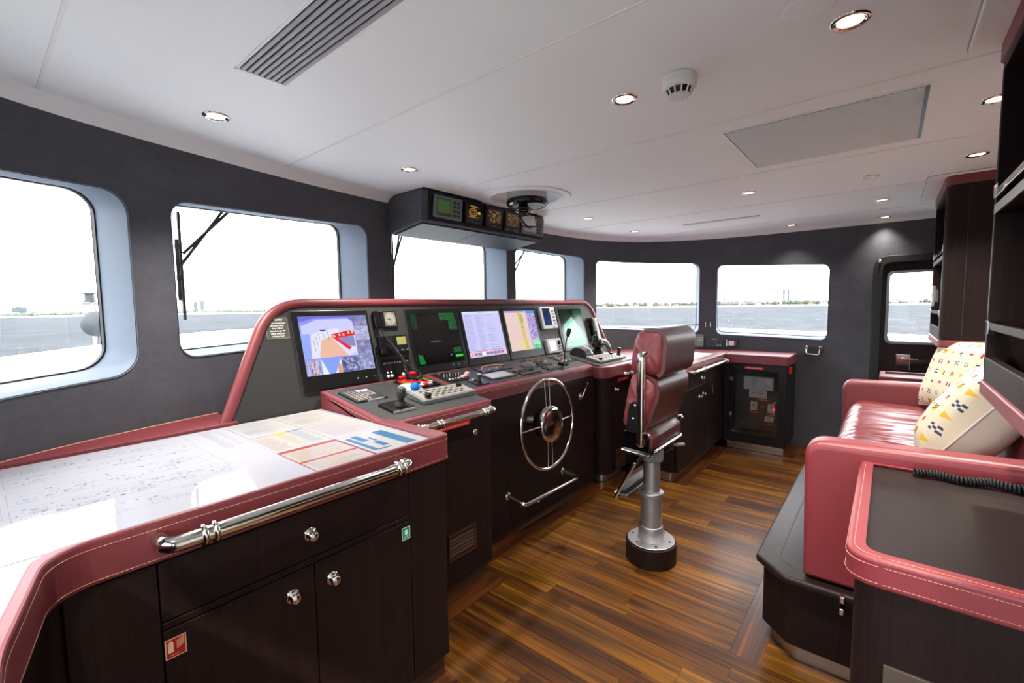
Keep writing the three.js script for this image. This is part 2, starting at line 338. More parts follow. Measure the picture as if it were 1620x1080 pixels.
// ---------- floor: planks fore and aft inside a border that follows the furniture ----------
{
  const fl = struct('floor', bx(-0.77, 5.57, -0.12, -0.006, -3.0, 1.05, 0), std('subfloor', 0x1c110a, 0.7));
  const tones = [0xa96e18, 0x9a6014, 0x8a5412, 0xb3761a, 0x7c480f, 0xa06816, 0x925a14, 0x70400e];
  const mats = tones.map((c, i) => phys('teak_' + i, { color: c, map: teakMap, roughness: 0.45, specularIntensity: 0.5, clearcoat: 0.2, clearcoatRoughness: 0.22 }));
  phys('teakBorder', { color: 0x84481c, map: teakMap, roughness: 0.42, specularIntensity: 0.6, clearcoat: 0.3, clearcoatRoughness: 0.2 });
  const geos = [0, 1, 2, 3].map((k) => { const g = new THREE.BoxGeometry(1, 0.006, 1); const uv = g.attributes.uv, p = g.attributes.position; for (let i = 0; i < uv.count; i++) uv.setXY(i, p.getX(i) * 0.09 + k * 0.37, p.getZ(i) * 0.9 + k * 0.61); return g; });
  const plank = (x0, x1, z0, z1, along) => {
    const m = new THREE.Mesh(geos[Math.floor(rnd() * 4)], along === 'x' ? M.teakBorder : mats[Math.floor(rnd() * mats.length)]);
    const w = x1 - x0 - 0.001, d = z1 - z0 - 0.001; m.name = 'plank';
    if (along === 'x') { m.rotation.y = Math.PI / 2; m.scale.set(d, 1, w); } else m.scale.set(w, 1, d);
    m.position.set((x0 + x1) / 2, -0.003, (z0 + z1) / 2); fl.add(m);
  };
  // front of the plinths, as steps in x: [x, z]
  const steps = [[-0.5, -1.31, 1.13], [1.13, -1.645, 1.74], [1.74, -1.815, 3.24], [3.24, -1.76, 3.59], [3.59, -1.325, 4.84], [4.84, -0.73, 5.3]];
  const BW = 0.13, pw = 0.088;
  for (const [x0, z, x1] of steps) plank(x0, x1, z, z + BW, 'x');
  let ex = []; for (let x = -0.5; x < 5.29; x += pw) ex.push(x); ex.push(5.3);
  for (const q of [1.13, 1.74, 3.24, 3.59, 4.84, 1.94, 4.0]) { let b = 1; for (let i = 1; i < ex.length - 1; i++) if (Math.abs(ex[i] - q) < Math.abs(ex[b] - q)) b = i; ex[b] = q; }
  for (let i = 0; i + 1 < ex.length; i++) {
    const x = ex[i], x1 = ex[i + 1], c = (x + x1) / 2, st = steps.find((q) => c >= q[0] && c < q[2]) || steps[5];
    const zs = st[1] + BW, ze = c > 1.94 && c < 4.0 ? -0.46 : 0.9; let z = zs;
    while (z < ze - 0.01) { let l = 0.55 + rnd() * 0.9; if (z === zs) l *= 0.5 + rnd() * 0.5; let e = Math.min(ze, z + l); if (ze - e < 0.25) e = ze; plank(x, x1, z, e, 'z'); z = e; }
  }
  plank(1.94, 4.0, -0.46, -0.345, 'x'); plank(1.94, 2.1, -0.345, 0.9, 'z'); plank(2.1, 4.0, -0.345, -0.25, 'x');
}
// ---------- ceiling: panels with light seams, and a cove down to the wall ----------
{
  const outline = []; const s0 = 0, n = 120; for (let i = 0; i <= n; i++) outline.push(W(s0 + (SL - s0) * i / n, -0.075));
  const ce = struct('ceiling', bx(-0.77, 5.57, YC + 0.06, YC + 0.14, -3.0, 1.05, 0), M.ceiling);
  const zAtX = (x) => { let z = 0.9; for (let i = 0; i < n; i++) { const a = outline[i], b = outline[i + 1]; if ((a[0] <= x && b[0] >= x) || (b[0] <= x && a[0] >= x)) { const f = Math.abs(b[0] - a[0]) < 1e-6 ? 0 : (x - a[0]) / (b[0] - a[0]); z = Math.min(z, a[1] + (b[1] - a[1]) * f); } } return z; };
  const xmin = Math.min(...outline.map((p) => p[0])), xmax = Math.max(...outline.map((p) => p[0]));
  const seams = [xmin, 0.2, 1.11, 2.025, 2.94, 3.855, 4.77, xmax];
  const PX0 = 1.845, PX1 = 3.12, PZ = -2.255;   // the instrument box bites into the panels
  for (let i = 0; i + 1 < seams.length; i++) {
    const x0 = seams[i] + 0.002, x1 = seams[i + 1] - 0.002, pts = [[x0, 0.9], [x1, 0.9]], m = 26, fr = [];
    for (let k = 0; k <= m; k++) { const x = x1 + (x0 - x1) * k / m; let z = zAtX(Math.max(xmin + 0.001, Math.min(xmax - 0.001, x))); if (i === 0 && k === m) z = zAtX(xmin + 0.002); if (x > PX0 && x < PX1) z = Math.max(z, PZ + 0.03); fr.push([x, z]); }
    if (x0 < PX0 && x1 > PX0) fr.push([PX0 + 0.001, PZ + 0.03], [PX0 - 0.001, zAtX(PX0)]);
    if (x0 < PX1 && x1 > PX1) fr.push([PX1 - 0.001, PZ + 0.03], [PX1 + 0.001, zAtX(PX1)]);
    fr.sort((a, b) => b[0] - a[0]);
    const poly = [...pts.map((p) => [p[0], p[1], 0]), ...fr.map((p) => [p[0], p[1], 0])];
    const hole = []; if (x0 < 2.49 && x1 > 2.49) for (let k = 0; k < 40; k++) hole.push([2.49 + 0.245 * Math.cos(k / 40 * 6.2832), -1.94 + 0.245 * Math.sin(k / 40 * 6.2832), 0]);
    part('ceiling_panel', prism(poly, YC, YC + 0.03, 0.002, hole.length ? [hole] : [], 1), M.ceiling, ce);
  }
  for (const x of seams.slice(1, -1)) { const z0 = Math.max(zAtX(x), x > PX0 && x < PX1 ? PZ + 0.04 : -9), cut = x > 2.25 && x < 2.74; part('seam_strip', bx(x - 0.0045, x + 0.0045, YC - 0.003, YC + 0.012, z0, 0.9, 0.001), M.ceilingGap, ce); }
  // cove
  const t = new Tri(), prof = [[0.085, 0.004], [0.07, -0.001], [0.045, -0.009], [0.02, -0.022], [0.0, -0.04]];
  for (let i = 0; i < n; i++) for (let k = 0; k + 1 < prof.length; k++) {
    const a = SL * i / n, b = SL * (i + 1) / n, q = (s, p) => at3(s, YC + p[1], -p[0]);
    const mid = W((a + b) / 2)[0]; if (mid > PX0 && mid < PX1 && W((a + b) / 2)[1] < -2.2) continue;
    t.quad(q(a, prof[k]), q(b, prof[k]), q(b, prof[k + 1]), q(a, prof[k + 1]));
  }
  part('cove', toCreasedNormals(t.geo(), 0.8), M.ceiling, ce);
}
// ---------- side door ----------
{
  const d = new THREE.Group(); d.name = 'door_1'; d.userData.kind = 'structure'; scene.add(d); bases.set(d, [0, 0, 0]);
  // outlines in (z, y) swept in x
  const leafO = [[0.665, 0.03, 0.02], [0.665, 1.8, 0.02], [-0.062, 1.8, 0.08], [-0.062, 0.03, 0.02]], hole = [[0.6, 1.085, 0.05], [0.6, 1.705, 0.05], [-0.01, 1.705, 0.05], [-0.01, 1.085, 0.05]];
  const sx = (pts, holes, x0, x1, b) => { const s = roundPath(pts.map(([z, y, r]) => [-z, y, r])); for (const h of holes) s.holes.push(roundPath(h.map(([z, y, r]) => [-z, y, r]), THREE.Path)); return new THREE.ExtrudeGeometry(s, { depth: x1 - x0 - 2 * b, bevelEnabled: true, bevelSize: b, bevelThickness: b, bevelOffset: -b, bevelSegments: 2, curveSegments: 8 }).rotateY(Math.PI / 2).translate(x0 + b, 0, 0); };
  part('door_frame', sx([[0.7, 0.0, 0], [0.7, 1.86, 0.02], [-0.12, 1.86, 0.1], [-0.12, 0.0, 0]], [[[0.668, 0.02, 0], [0.668, 1.805, 0.02], [-0.066, 1.805, 0.08], [-0.066, 0.02, 0]]], 5.285, 5.4, 0.008), M.gasket, d);
  part('door_leaf', sx(leafO, [hole], 5.31, 5.36, 0.003), M.wenge, d);
  part('window_trim', sx([[0.615, 1.07, 0.055], [0.615, 1.72, 0.055], [-0.025, 1.72, 0.055], [-0.025, 1.07, 0.055]], [[[0.598, 1.087, 0.05], [0.598, 1.703, 0.05], [-0.008, 1.703, 0.05], [-0.008, 1.087, 0.05]]], 5.302, 5.318, 0.004), M.greyLip, d);
  part('pane', bx(5.332, 5.338, 1.09, 1.7, -0.005, 0.595, 0), M.glass, d);
  const h = part('door_handle', [bx(5.296, 5.312, 0.84, 0.98, 0.06, 0.16, 0.006), ...pipe([[5.3, 0.94, 0.11], [5.26, 0.94, 0.11], [5.26, 0.94, 0.2]], 0.009, 0.015)], M.chrome, d);
  part('latch_bar', bx(5.297, 5.312, 0.9, 0.935, 0.16, 0.62, 0.003), M.black, d);
  part('closer', [bx(5.27, 5.286, 1.795, 1.825, -0.09, -0.07, 0.004)], M.chrome, d);
}
// ---------- outside: sea, shore, foredeck ----------
{
  const bs = streaks(256, 256, [[10, 34, 0.5], [26, 96, 0.35], [5, 12, 0.25]]);
  const bump = dataTex(256, 256, (u, v, x, y) => { const s = bs[y * 256 + x] * 235; return [s, s, s]; }, false, [0.14, 0.14]);
  const seaMap = dataTex(256, 256, (u, v, x, y) => { const s = Math.max(0, Math.min(1, (bs[y * 256 + x] - 0.3) * 2.1)); return [9 + 30 * s, 19 + 28 * s, 27 + 26 * s]; }, true, [0.009, 0.006]);
  phys('sea', { color: 0xffffff, map: seaMap, roughness: 0.6, specularIntensity: 0.1, bumpMap: bump, bumpScale: 0.25 });
  const g = new THREE.CircleGeometry(7000, 96).rotateX(-Math.PI / 2).translate(0, -8, 0);
  const p = g.attributes.position, uv = g.attributes.uv; for (let i = 0; i < p.count; i++) uv.setXY(i, p.getX(i), p.getZ(i));
  const sea = new THREE.Mesh(g, M.sea); sea.name = 'sea'; sea.userData.kind = 'structure'; scene.add(sea);
}
{
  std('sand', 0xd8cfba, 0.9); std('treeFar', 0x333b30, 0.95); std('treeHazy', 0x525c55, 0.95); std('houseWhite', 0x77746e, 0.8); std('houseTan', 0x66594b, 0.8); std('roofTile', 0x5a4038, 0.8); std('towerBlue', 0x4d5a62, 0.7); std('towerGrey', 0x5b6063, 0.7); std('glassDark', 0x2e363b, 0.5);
  const D = 1600, dir = (az) => [Math.cos(az * Math.PI / 180), -Math.sin(az * Math.PI / 180)];
  const t = new Tri(); const yb = -8.5;
  for (let az = -12; az < 100; az += 2) { const [a, b] = [dir(az), dir(az + 2)], P = (d, r, y) => [d[0] * r, y, d[1] * r]; t.quad(P(b, D - 40, yb), P(a, D - 40, yb), P(a, D - 10, -5.4), P(b, D - 10, -5.4)); t.quad(P(b, D - 10, -5.4), P(a, D - 10, -5.4), P(a, D + 260, -4), P(b, D + 260, -4)); }
  const land = struct('shore', toCreasedNormals(t.geo(), 1), M.sand);
  // trees nobody could count
  const blobs = [], blobs2 = [];
  for (let k = 0; k < 900; k++) {
    const az = -10 + 108 * rnd(), right = az < 45, r = D + 5 + 160 * rnd(), d = dir(az), h = (right ? 5 : 4) + (right ? 9 : 5) * rnd() * rnd() + 1.5;
    const cl = noise.noise(az * 0.9, 3.1, 0); if (cl < -0.25 && rnd() < 0.75) continue;
    const g = new THREE.IcosahedronGeometry(h * 0.62, 1), p = g.attributes.position; for (let i = 0; i < p.count; i++) { const n = 1 + 0.35 * noise.noise(p.getX(i) * 0.5 + k, p.getY(i) * 0.5, p.getZ(i) * 0.5); p.setXYZ(i, p.getX(i) * n * 1.5, p.getY(i) * n, p.getZ(i) * n); }
    g.computeVertexNormals(); g.translate(d[0] * r, -4 + h * 0.55, d[1] * r); (right ? blobs : blobs2).push(g);
  }
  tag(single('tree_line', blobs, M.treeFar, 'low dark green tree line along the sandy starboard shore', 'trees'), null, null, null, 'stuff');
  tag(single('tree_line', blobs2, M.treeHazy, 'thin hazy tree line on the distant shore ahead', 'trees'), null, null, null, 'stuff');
  const tower = (az, w, h, mat, label, floors) => {
    const d = dir(az), b = [d[0] * (D + 60), -4, d[1] * (D + 60)], o = thing('tower_block', label, 'building', b, undefined, true); o.rotation.y = Math.atan2(d[0], d[1]) + Math.PI;
    part('tower_wall', bx(-w / 2, w / 2, 0, h, -w / 3, w / 3, 0), mat, o);
    for (let f = 0; f < floors; f++) part('window_band', bx(-w * 0.43, w * 0.43, h * (f + 0.3) / floors, h * (f + 0.75) / floors, w / 3 - 0.2, w / 3 + 0.25, 0), M.glassDark, o);
    part('roof', bx(-w / 5, w / 5, h, h + h * 0.06, -w / 6, w / 6, 0), M.towerGrey, o);
  };
  tower(87.1, 26, 21, M.towerBlue, 'pale blue block on the far shore seen through the leftmost window', 5);
  tower(74.6, 10, 32, M.towerBlue, 'left tower of the twin blue towers beyond the wiper', 8);
  tower(74.05, 10, 35, M.towerGrey, 'right, paler tower of the twin towers beyond the wiper', 8);
  tower(79.4, 40, 9, M.houseTan, 'long low tan block on the hazy shore', 2);
  tower(14.6, 9, 40, M.towerGrey, 'slim grey tower at the left edge of the starboard side window', 9);
  tower(8.85, 7, 46, M.towerGrey, 'left tower of the slim pair seen through the starboard side window', 10);
  tower(8.45, 7, 45, M.towerBlue, 'right tower of the slim pair seen through the starboard side window', 10);
  // houses along the starboard beach: one built, the rest copied
  const house = (mat) => { const o = thing('beach_house', 'small house with a hipped tile roof among the trees on the starboard shore', 'house', [0, 0, 0], 'houses among the trees on the starboard shore', true); part('house_wall', bx(-7, 7, 0, 4.5, -4, 4, 0), mat, o); const r = new THREE.ConeGeometry(1, 1, 4).rotateY(Math.PI / 4).scale(11.5, 3, 7).translate(0, 6, 0); part('roof', r, M.roofTile, o); delete o.userData.group; for (const x of [-4, 0, 4]) part('window', bx(x - 1, x + 1, 1.3, 3.2, 3.9, 4.1, 0), M.glassDark, o); return o; };
  const h0 = [house(M.houseWhite), house(M.houseTan)];
  const nth = ['first', 'second', 'third', 'fourth', 'fifth'], where = [['corner window', 5], ['starboard side window', 4], ['door window', 2]].flatMap(([w, n]) => nth.slice(0, n).map((k) => [k, w]));
  [28.2, 26.9, 24.4, 21.5, 19.8, 12.6, 11.2, 6.4, 5.2, -0.4, -1.7].forEach((az, i) => {
    const o = i < 2 ? h0[i] : h0[i % 2].clone(); if (i > 1) { o.name = numbered('beach_house'); scene.add(o); }
    const d = dir(az), r = D - 4 + (i * 7) % 20; o.position.set(d[0] * r, -4.6, d[1] * r); o.rotation.y = Math.atan2(d[0], d[1]) + Math.PI + (i % 3 - 1) * 0.3;
    o.userData.label = 'small ' + (i % 2 ? 'tan' : 'white') + ' tile-roofed shore house, ' + where[i][0] + ' from the left in the ' + where[i][1];
  });
}
{
  // bulwark round the bow
  std('gelcoat', 0xdfe2e4, 0.35);
  const bp = [[-1.45, 1.2, 1.06], [-1.5, -0.6, 1.08], [-1.25, -2.2, 1.12], [-0.4, -3.4, 1.15], [0.8, -4.8, 1.18], [1.9, -6.0, 1.2], [2.49, -6.25, 1.2], [3.1, -6.0, 1.2], [4.3, -4.9, 1.18], [5.5, -3.5, 1.15], [6.3, -2.2, 1.12], [6.5, -0.6, 1.085], [6.45, 1.2, 1.06]];
  const c = new THREE.CatmullRomCurve3(bp.map(([x, z, y]) => V(x, y, z)), false, 'centripetal'), n = 120, t = new Tri(), capt = new Tri();
  const off = (p, tg, d) => [p.x + tg.z * d, p.z - tg.x * d];
  for (let i = 0; i < n; i++) {
    const q = [i, i + 1].map((k) => { const p = c.getPoint(k / n), g = c.getTangent(k / n); g.y = 0; g.normalize(); return { p, g }; });
    const P = (k, d, y) => { const [x, z] = off(q[k].p, q[k].g, d); return [x, y, z]; };
    const prof = [[0, -0.3], [0, q[0].p.y - 0.06], [-0.06, q[0].p.y - 0.05], [-0.06, q[0].p.y], [0.22, q[0].p.y + 0.005], [0.24, q[0].p.y - 0.06], [0.2, -3]];
    for (let k = 0; k + 1 < prof.length; k++) { const a = prof[k], b = prof[k + 1], dy = q[1].p.y - q[0].p.y, e = (v) => (v > 0.5 ? v + dy : v); t.quad(P(0, a[0], a[1]), P(1, a[0], e(a[1])), P(1, b[0], e(b[1])), P(0, b[0], b[1])); }
  }
  struct('bulwark', toCreasedNormals(t.geo(), 0.7), M.gelcoat);
  struct('foredeck', prism(bp.map(([x, z]) => [x, z, 0.02]), -0.4, -0.25, 0), M.gelcoat);
  struct('bow_deck', prism([[-1.2, -2.6, 0.1], [-0.2, -8, 1], [1.7, -12, 1], [2.49, -12.6, 0.3], [3.3, -12, 1], [5.2, -8, 1], [6.2, -2.6, 0.1]], -1.4, -1.2, 0), M.gelcoat);
  struct('hull', prism([[-1.15, 6, 0.1], [-1.15, -2.6, 0.1], [-0.1, -7.9, 1], [1.75, -11.8, 1], [2.49, -12.4, 0.3], [3.25, -11.8, 1], [5.1, -7.9, 1], [6.1, -2.6, 0.1], [6.1, 6, 0.1]], -8.3, -1.4, 0), M.gelcoat);
}
{
  // anchor ball on a slim mast with a signal light, on the bow deck
  std('ballBlack', 0x30363a, 0.75, 0, { map: suedeMap });
  const m = thing('signal_mast', 'slim white bow mast with a small lantern on top, behind the hanging ball', 'mast', [1.19, -1.2, -9.05]);
  part('pole', [cyl(0.02, 2.82, [1.19, -1.2, -9.05], 'y', 10), cyl(0.06, 0.03, [1.19, -1.2, -9.05], 'y', 14)], M.whitePlastic, m);
  part('lantern', [cyl(0.075, 0.03, [1.17, 1.6, -9.05], 'y', 16), cyl(0.055, 0.09, [1.17, 1.63, -9.05], 'y', 16), cyl(0.08, 0.02, [1.17, 1.72, -9.05], 'y', 16)], M.darkGrey, m);
  part('yard', bx(1.08, 1.26, 1.57, 1.585, -9.06, -9.04, 0.003), M.darkGrey, m);
  part('halyard_arm', rod([1.17, 1.52, -9.05], [1.195, 1.5, -8.78], 0.008), M.darkGrey, m);
  const b = thing('anchor_ball', 'grey round day-shape ball hanging on the bow, seen in the leftmost window', 'ball', [1.195, 1.1, -8.78]);
  part('ball_half', new THREE.SphereGeometry(0.185, 28, 16).translate(1.195, 1.286, -8.78), M.ballBlack, b);
  part('seam_band', ring(0.186, 0.004, [1.195, 1.286, -8.78], 'x'), M.darkGrey, b);
  part('lanyard', [rod([1.195, 1.47, -8.78], [1.195, 1.5, -8.78], 0.006), rod([1.195, -1.2, -8.78], [1.195, 1.102, -8.78], 0.004)], M.darkGrey, b);
}
// wipers hanging outside the forward windows
function wiper(label, x, z, y0, y1, arms) {
  const o = thing('window_wiper', label, 'wiper', [x, y0, z]);
  part('blade', [bx(x - 0.006, x + 0.006, y0, y1, z - 0.012, z + 0.012, 0.003)], M.rubber, o);
  part('blade_carrier', [bx(x - 0.022, x - 0.008, y0 + 0.1, y1 - 0.14, z - 0.008, z + 0.008, 0.002), ...[0.12, 0.2, 0.28, 0.36].map((k) => bx(x - 0.024, x + 0.002, y0 + k, y0 + k + 0.03, z - 0.01, z + 0.01, 0.003))], M.darkGrey, o);
  for (const [a, b] of arms) part('arm', rod(a, b, 0.0075), M.rubber, o);
  part('pivot_housing', bx(arms[0][1][0] - 0.05, arms[0][1][0] + 0.09, arms[0][1][1] - 0.03, arms[0][1][1] + 0.04, z - 0.04, z + 0.02, 0.01), M.gelcoat, o);
}
wiper('black wiper with twin arms at the left edge of the second window', 0.72, -2.8, 1.405, 1.955, [[[0.722, 1.69, -2.8], [0.96, 2.04, -2.8]], [[0.732, 1.745, -2.8], [1.0, 2.04, -2.8]]]);
wiper('black wiper standing upright at the left edge of the third window', 2.105, -2.93, 1.4, 2.005, [[[2.09, 1.66, -2.93], [2.2, 2.12, -2.93]], [[2.09, 1.72, -2.93], [2.24, 2.12, -2.93]]]);
wiper('black wiper mostly hidden behind the pillar at the left of the fourth window', 3.52, -2.89, 1.35, 1.99, [[[3.53, 1.8, -2.89], [3.72, 2.07, -2.89]], [[3.53, 1.87, -2.89], [3.76, 2.07, -2.89]]]);
// ---------- consoles ----------
function knob(parent, at, axis, s = 1, name = 'knob') {
  return part(name, lathe([[0, 0], [0.019 * s, 0], [0.02 * s, 0.003], [0.017 * s, 0.006], [0.009 * s, 0.008], [0.009 * s, 0.016], [0.0135 * s, 0.018], [0.0145 * s, 0.024], [0.011 * s, 0.029], [0.0, 0.031]], at, axis, 22), M.chrome, parent);
}
function rail(parent, x0, x1, y, z, zw, r, collars) {
  const o = part('grab_rail', pipe([[x0, y, zw], [x0, y, z], [x1, y, z], [x1, y, zw]], r, r * 1.7), M.chrome, parent);
  for (const x of collars) part('collar', lathe([[r, -0.006], [r * 1.32, -0.005], [r * 1.42, 0], [r * 1.32, 0.005], [r, 0.006]], [x, y, z], 'x', 22), M.chrome, o);
  return o;
}
// dashed stitch line along a straight edge
const stitches = (a, b, n) => { const out = []; for (let i = 0; i < n; i++) { const f0 = (i + 0.1) / n, f1 = (i + 0.85) / n, L = (f) => [a[0] + (b[0] - a[0]) * f, a[1] + (b[1] - a[1]) * f, a[2] + (b[2] - a[2]) * f]; out.push(rod(L(f0), L(f1), 0.0008, 4)); } return out; };

// stitches that follow a rounded plan outline, k metres outside it, from one arc fraction to another
function stitchPath(poly, y, k, f0, f1, len = 0.0062, gap = 0.0022) {
  const path = roundPath(poly.map(([x, z, r]) => [x, -z, r])), N = Math.ceil(path.getLength() / 0.001), p = path.getSpacedPoints(N), out = [], step = Math.round((len + gap) / 0.001), on = Math.round(len / 0.001);
  const at = (i) => { const a = p[Math.max(0, i - 4)], b = p[Math.min(N, i + 4)], l = Math.hypot(b.x - a.x, b.y - a.y) || 1, nx = (b.y - a.y) / l, ny = -(b.x - a.x) / l; return [p[i].x + nx * k, y, -(p[i].y + ny * k)]; };
  for (let i = 4; i + on < N - 4; i += step) out.push(rod(at(i), at(i + on), 0.0007, 4));
  return out;
}
// chart table with its return along the port side
const wallPoly = (sa, sb, d, n = 24) => { const o = []; for (let i = 0; i <= n; i++) { const q = W(sa + (sb - sa) * i / n, d); o.push([q[0], q[1], 0]); } return o; };
{
  const c = thing('chart_table', 'large dark wood chart table with burgundy leather rim and white glass-covered top at lower left', 'chart table', [0.5, 0, -1.7]);
  // carcass: front run and port return
  part('carcass', [prism([[1.13, -1.315, 0.02], [1.13, -2.2, 0], [-0.3, -1.75, 0], [-0.46, -1.4, 0], [-0.47, -0.35, 0], [-0.03, -0.35, 0.02], [-0.01, -0.95, 0.03], [0.06, -1.31, 0.07]], 0.075, 0.88, 0.004)], M.wenge, c);
  part('plinth', prism([[1.125, -1.305, 0.01], [1.125, -2.1, 0], [-0.3, -1.7, 0], [-0.44, -1.4, 0], [-0.44, -0.38, 0], [-0.08, -0.38, 0], [-0.06, -0.95, 0.02], [0.03, -1.305, 0.05]], 0, 0.076, 0.002), M.plinthWood, c);
  // proud fronts with joints between them
  const zf = -1.292, f = (n, x0, x1, y0, y1) => part(n, bx(x0, x1, y0, y1, zf - 0.024, zf, 0.0025), M.wenge, c);
  f('side_panel', 0.085, 0.243, 0.085, 0.862);
  f('side_panel', 0.967, 1.135, 0.085, 0.862);
  const dr = f('drawer', 0.246, 0.964, 0.716, 0.862);
  const dl = f('door', 0.246, 0.612, 0.085, 0.692), dd = f('door', 0.615, 0.964, 0.085, 0.692);
  f('rail_board', 0.246, 0.964, 0.695, 0.713);
  knob(dr, [0.605, 0.788, zf], 'z', 1.05); knob(dl, [0.545, 0.627, zf], 'z', 1.05); knob(dd, [0.667, 0.623, zf], 'z', 1.05);
  // leather rim with the lip that holds the top
  const rimO = [[1.16, -1.285, 0.03], [1.16, -1.66, 0], [0.72, -2.19, 0], [-0.1, -1.98, 0], [-0.37, -1.62, 0], [-0.465, -1.3, 0], [-0.475, -0.35, 0], [-0.03, -0.35, 0.01], [0.0, -0.955, 0.04], [0.072, -1.285, 0.08]];
  const inn = [[1.092, -1.302, 0.012], [1.092, -1.66, 0], [1.1, -2.15, 0.0], [0.02, -2.15, 0.0], [-0.2, -1.9, 0], [-0.345, -1.62, 0.03], [-0.44, -1.3, 0.03], [-0.45, -0.4, 0.01], [-0.06, -0.4, 0.01], [-0.025, -0.96, 0.03], [0.05, -1.302, 0.06]];
  part('leather_rim', prism([rimO[0], [1.16, -1.7, 0], [1.092, -1.7, 0], ...[inn[0]], inn[10], inn[9], inn[8], rimO[7], rimO[8], rimO[9]], 0.866, 0.9675, 0.006), M.leather, c);
  const rp = [rimO[0], [1.16, -1.7, 0], [-0.2, -1.7, 0], rimO[7], rimO[8], rimO[9]];
  part('stitching', [0.948, 0.877].flatMap((y) => [...stitchPath(rp, y, 0.0008, 0, 1), ...stitchPath(rp, y, -0.0008, 0, 1)]).filter((g) => { g.computeBoundingBox(); const q = g.boundingBox; return q.max.z > -1.6 && q.max.x > -0.025 && (q.max.z > -1.3 || q.max.x > 1.15); }), M.stitch, c);
  part('table_top', prism([[1.095, -1.3, 0], [1.095, -2.155, 0], [0.0, -2.155, 0], [-0.2, -1.93, 0], [-0.35, -1.62, 0], [-0.445, -1.3, 0], [-0.455, -0.395, 0], [-0.055, -0.395, 0], [-0.02, -0.96, 0], [0.055, -1.3, 0]], 0.93, 0.957, 0), M.tableWhite, c);
  // leather shelf between the top and the curved wall
  const sa = sAt(-0.47, -1.36), sb = sAt(0.72, -2.42);
  part('back_shelf', prism([...wallPoly(sa, sb, -0.004), [0.72, -2.145, 0], [0.03, -2.145, 0], [-0.19, -1.9, 0], [-0.345, -1.62, 0], [-0.44, -1.36, 0]], 0.93, 0.972, 0.004, [], 2), M.leather, c);
  const seam = []; for (let i = 0; i <= 30; i++) { const q = W(sa + (sb - sa) * i / 30, -0.012); seam.push([q[0], 0.9725, q[1]]); }
  part('piping', tube(seam, 0.0016, 60, 5), M.stitch, c);
  rail(c, 0.25, 0.925, 0.924, -1.222, -1.286, 0.0185, [0.322, 0.345, 0.868, 0.891]);
  // stickers
  const redT = canvasTex(64, 80, (k, w, h) => { k.fillStyle = '#e9c9b0'; k.fillRect(0, 0, w, h); k.fillStyle = '#a80f18'; k.fillRect(3, 3, w - 6, h - 6); k.fillStyle = '#e8c79a'; k.fillRect(8, 16, 17, 40); k.fillRect(12, 9, 9, 8); k.beginPath(); for (let i = 0; i < 5; i++) { k.moveTo(34, 46 - i * 7); k.quadraticCurveTo(48, 44 - i * 8, 58, 30 - i * 6); } k.lineWidth = 4; k.strokeStyle = '#e8b08a'; k.stroke(); k.font = '7px sans-serif'; k.fillStyle = '#f0d8c0'; k.fillText('FIRE EXT.', 14, 70); });
  part('sticker', plate(0.042, 0.048).translate(0.268, 0.645, zf + 0.001), mapped('stickerRed', redT), dl, 'red and cream fire equipment sticker', true);
  const grT = canvasTex(64, 80, (k, w, h) => { k.fillStyle = '#e6efe8'; k.fillRect(0, 0, w, h); k.fillStyle = '#0b8a52'; k.fillRect(3, 3, w - 6, h - 6); k.fillStyle = '#eef6f0'; k.beginPath(); k.moveTo(20, 18); k.lineTo(44, 18); k.lineTo(44, 24); k.lineTo(34, 26); k.lineTo(46, 34); k.lineTo(38, 52); k.lineTo(24, 48); k.lineTo(18, 32); k.lineTo(28, 28); k.lineTo(18, 24); k.fill(); k.fillRect(12, 58, 40, 3); k.font = '8px sans-serif'; k.fillText('EMERG.', 16, 71); });
  part('sticker', plate(0.034, 0.045).translate(0.946, 0.652, zf + 0.001), mapped('stickerGreen', grT), dd, 'small green emergency sticker', true);
}
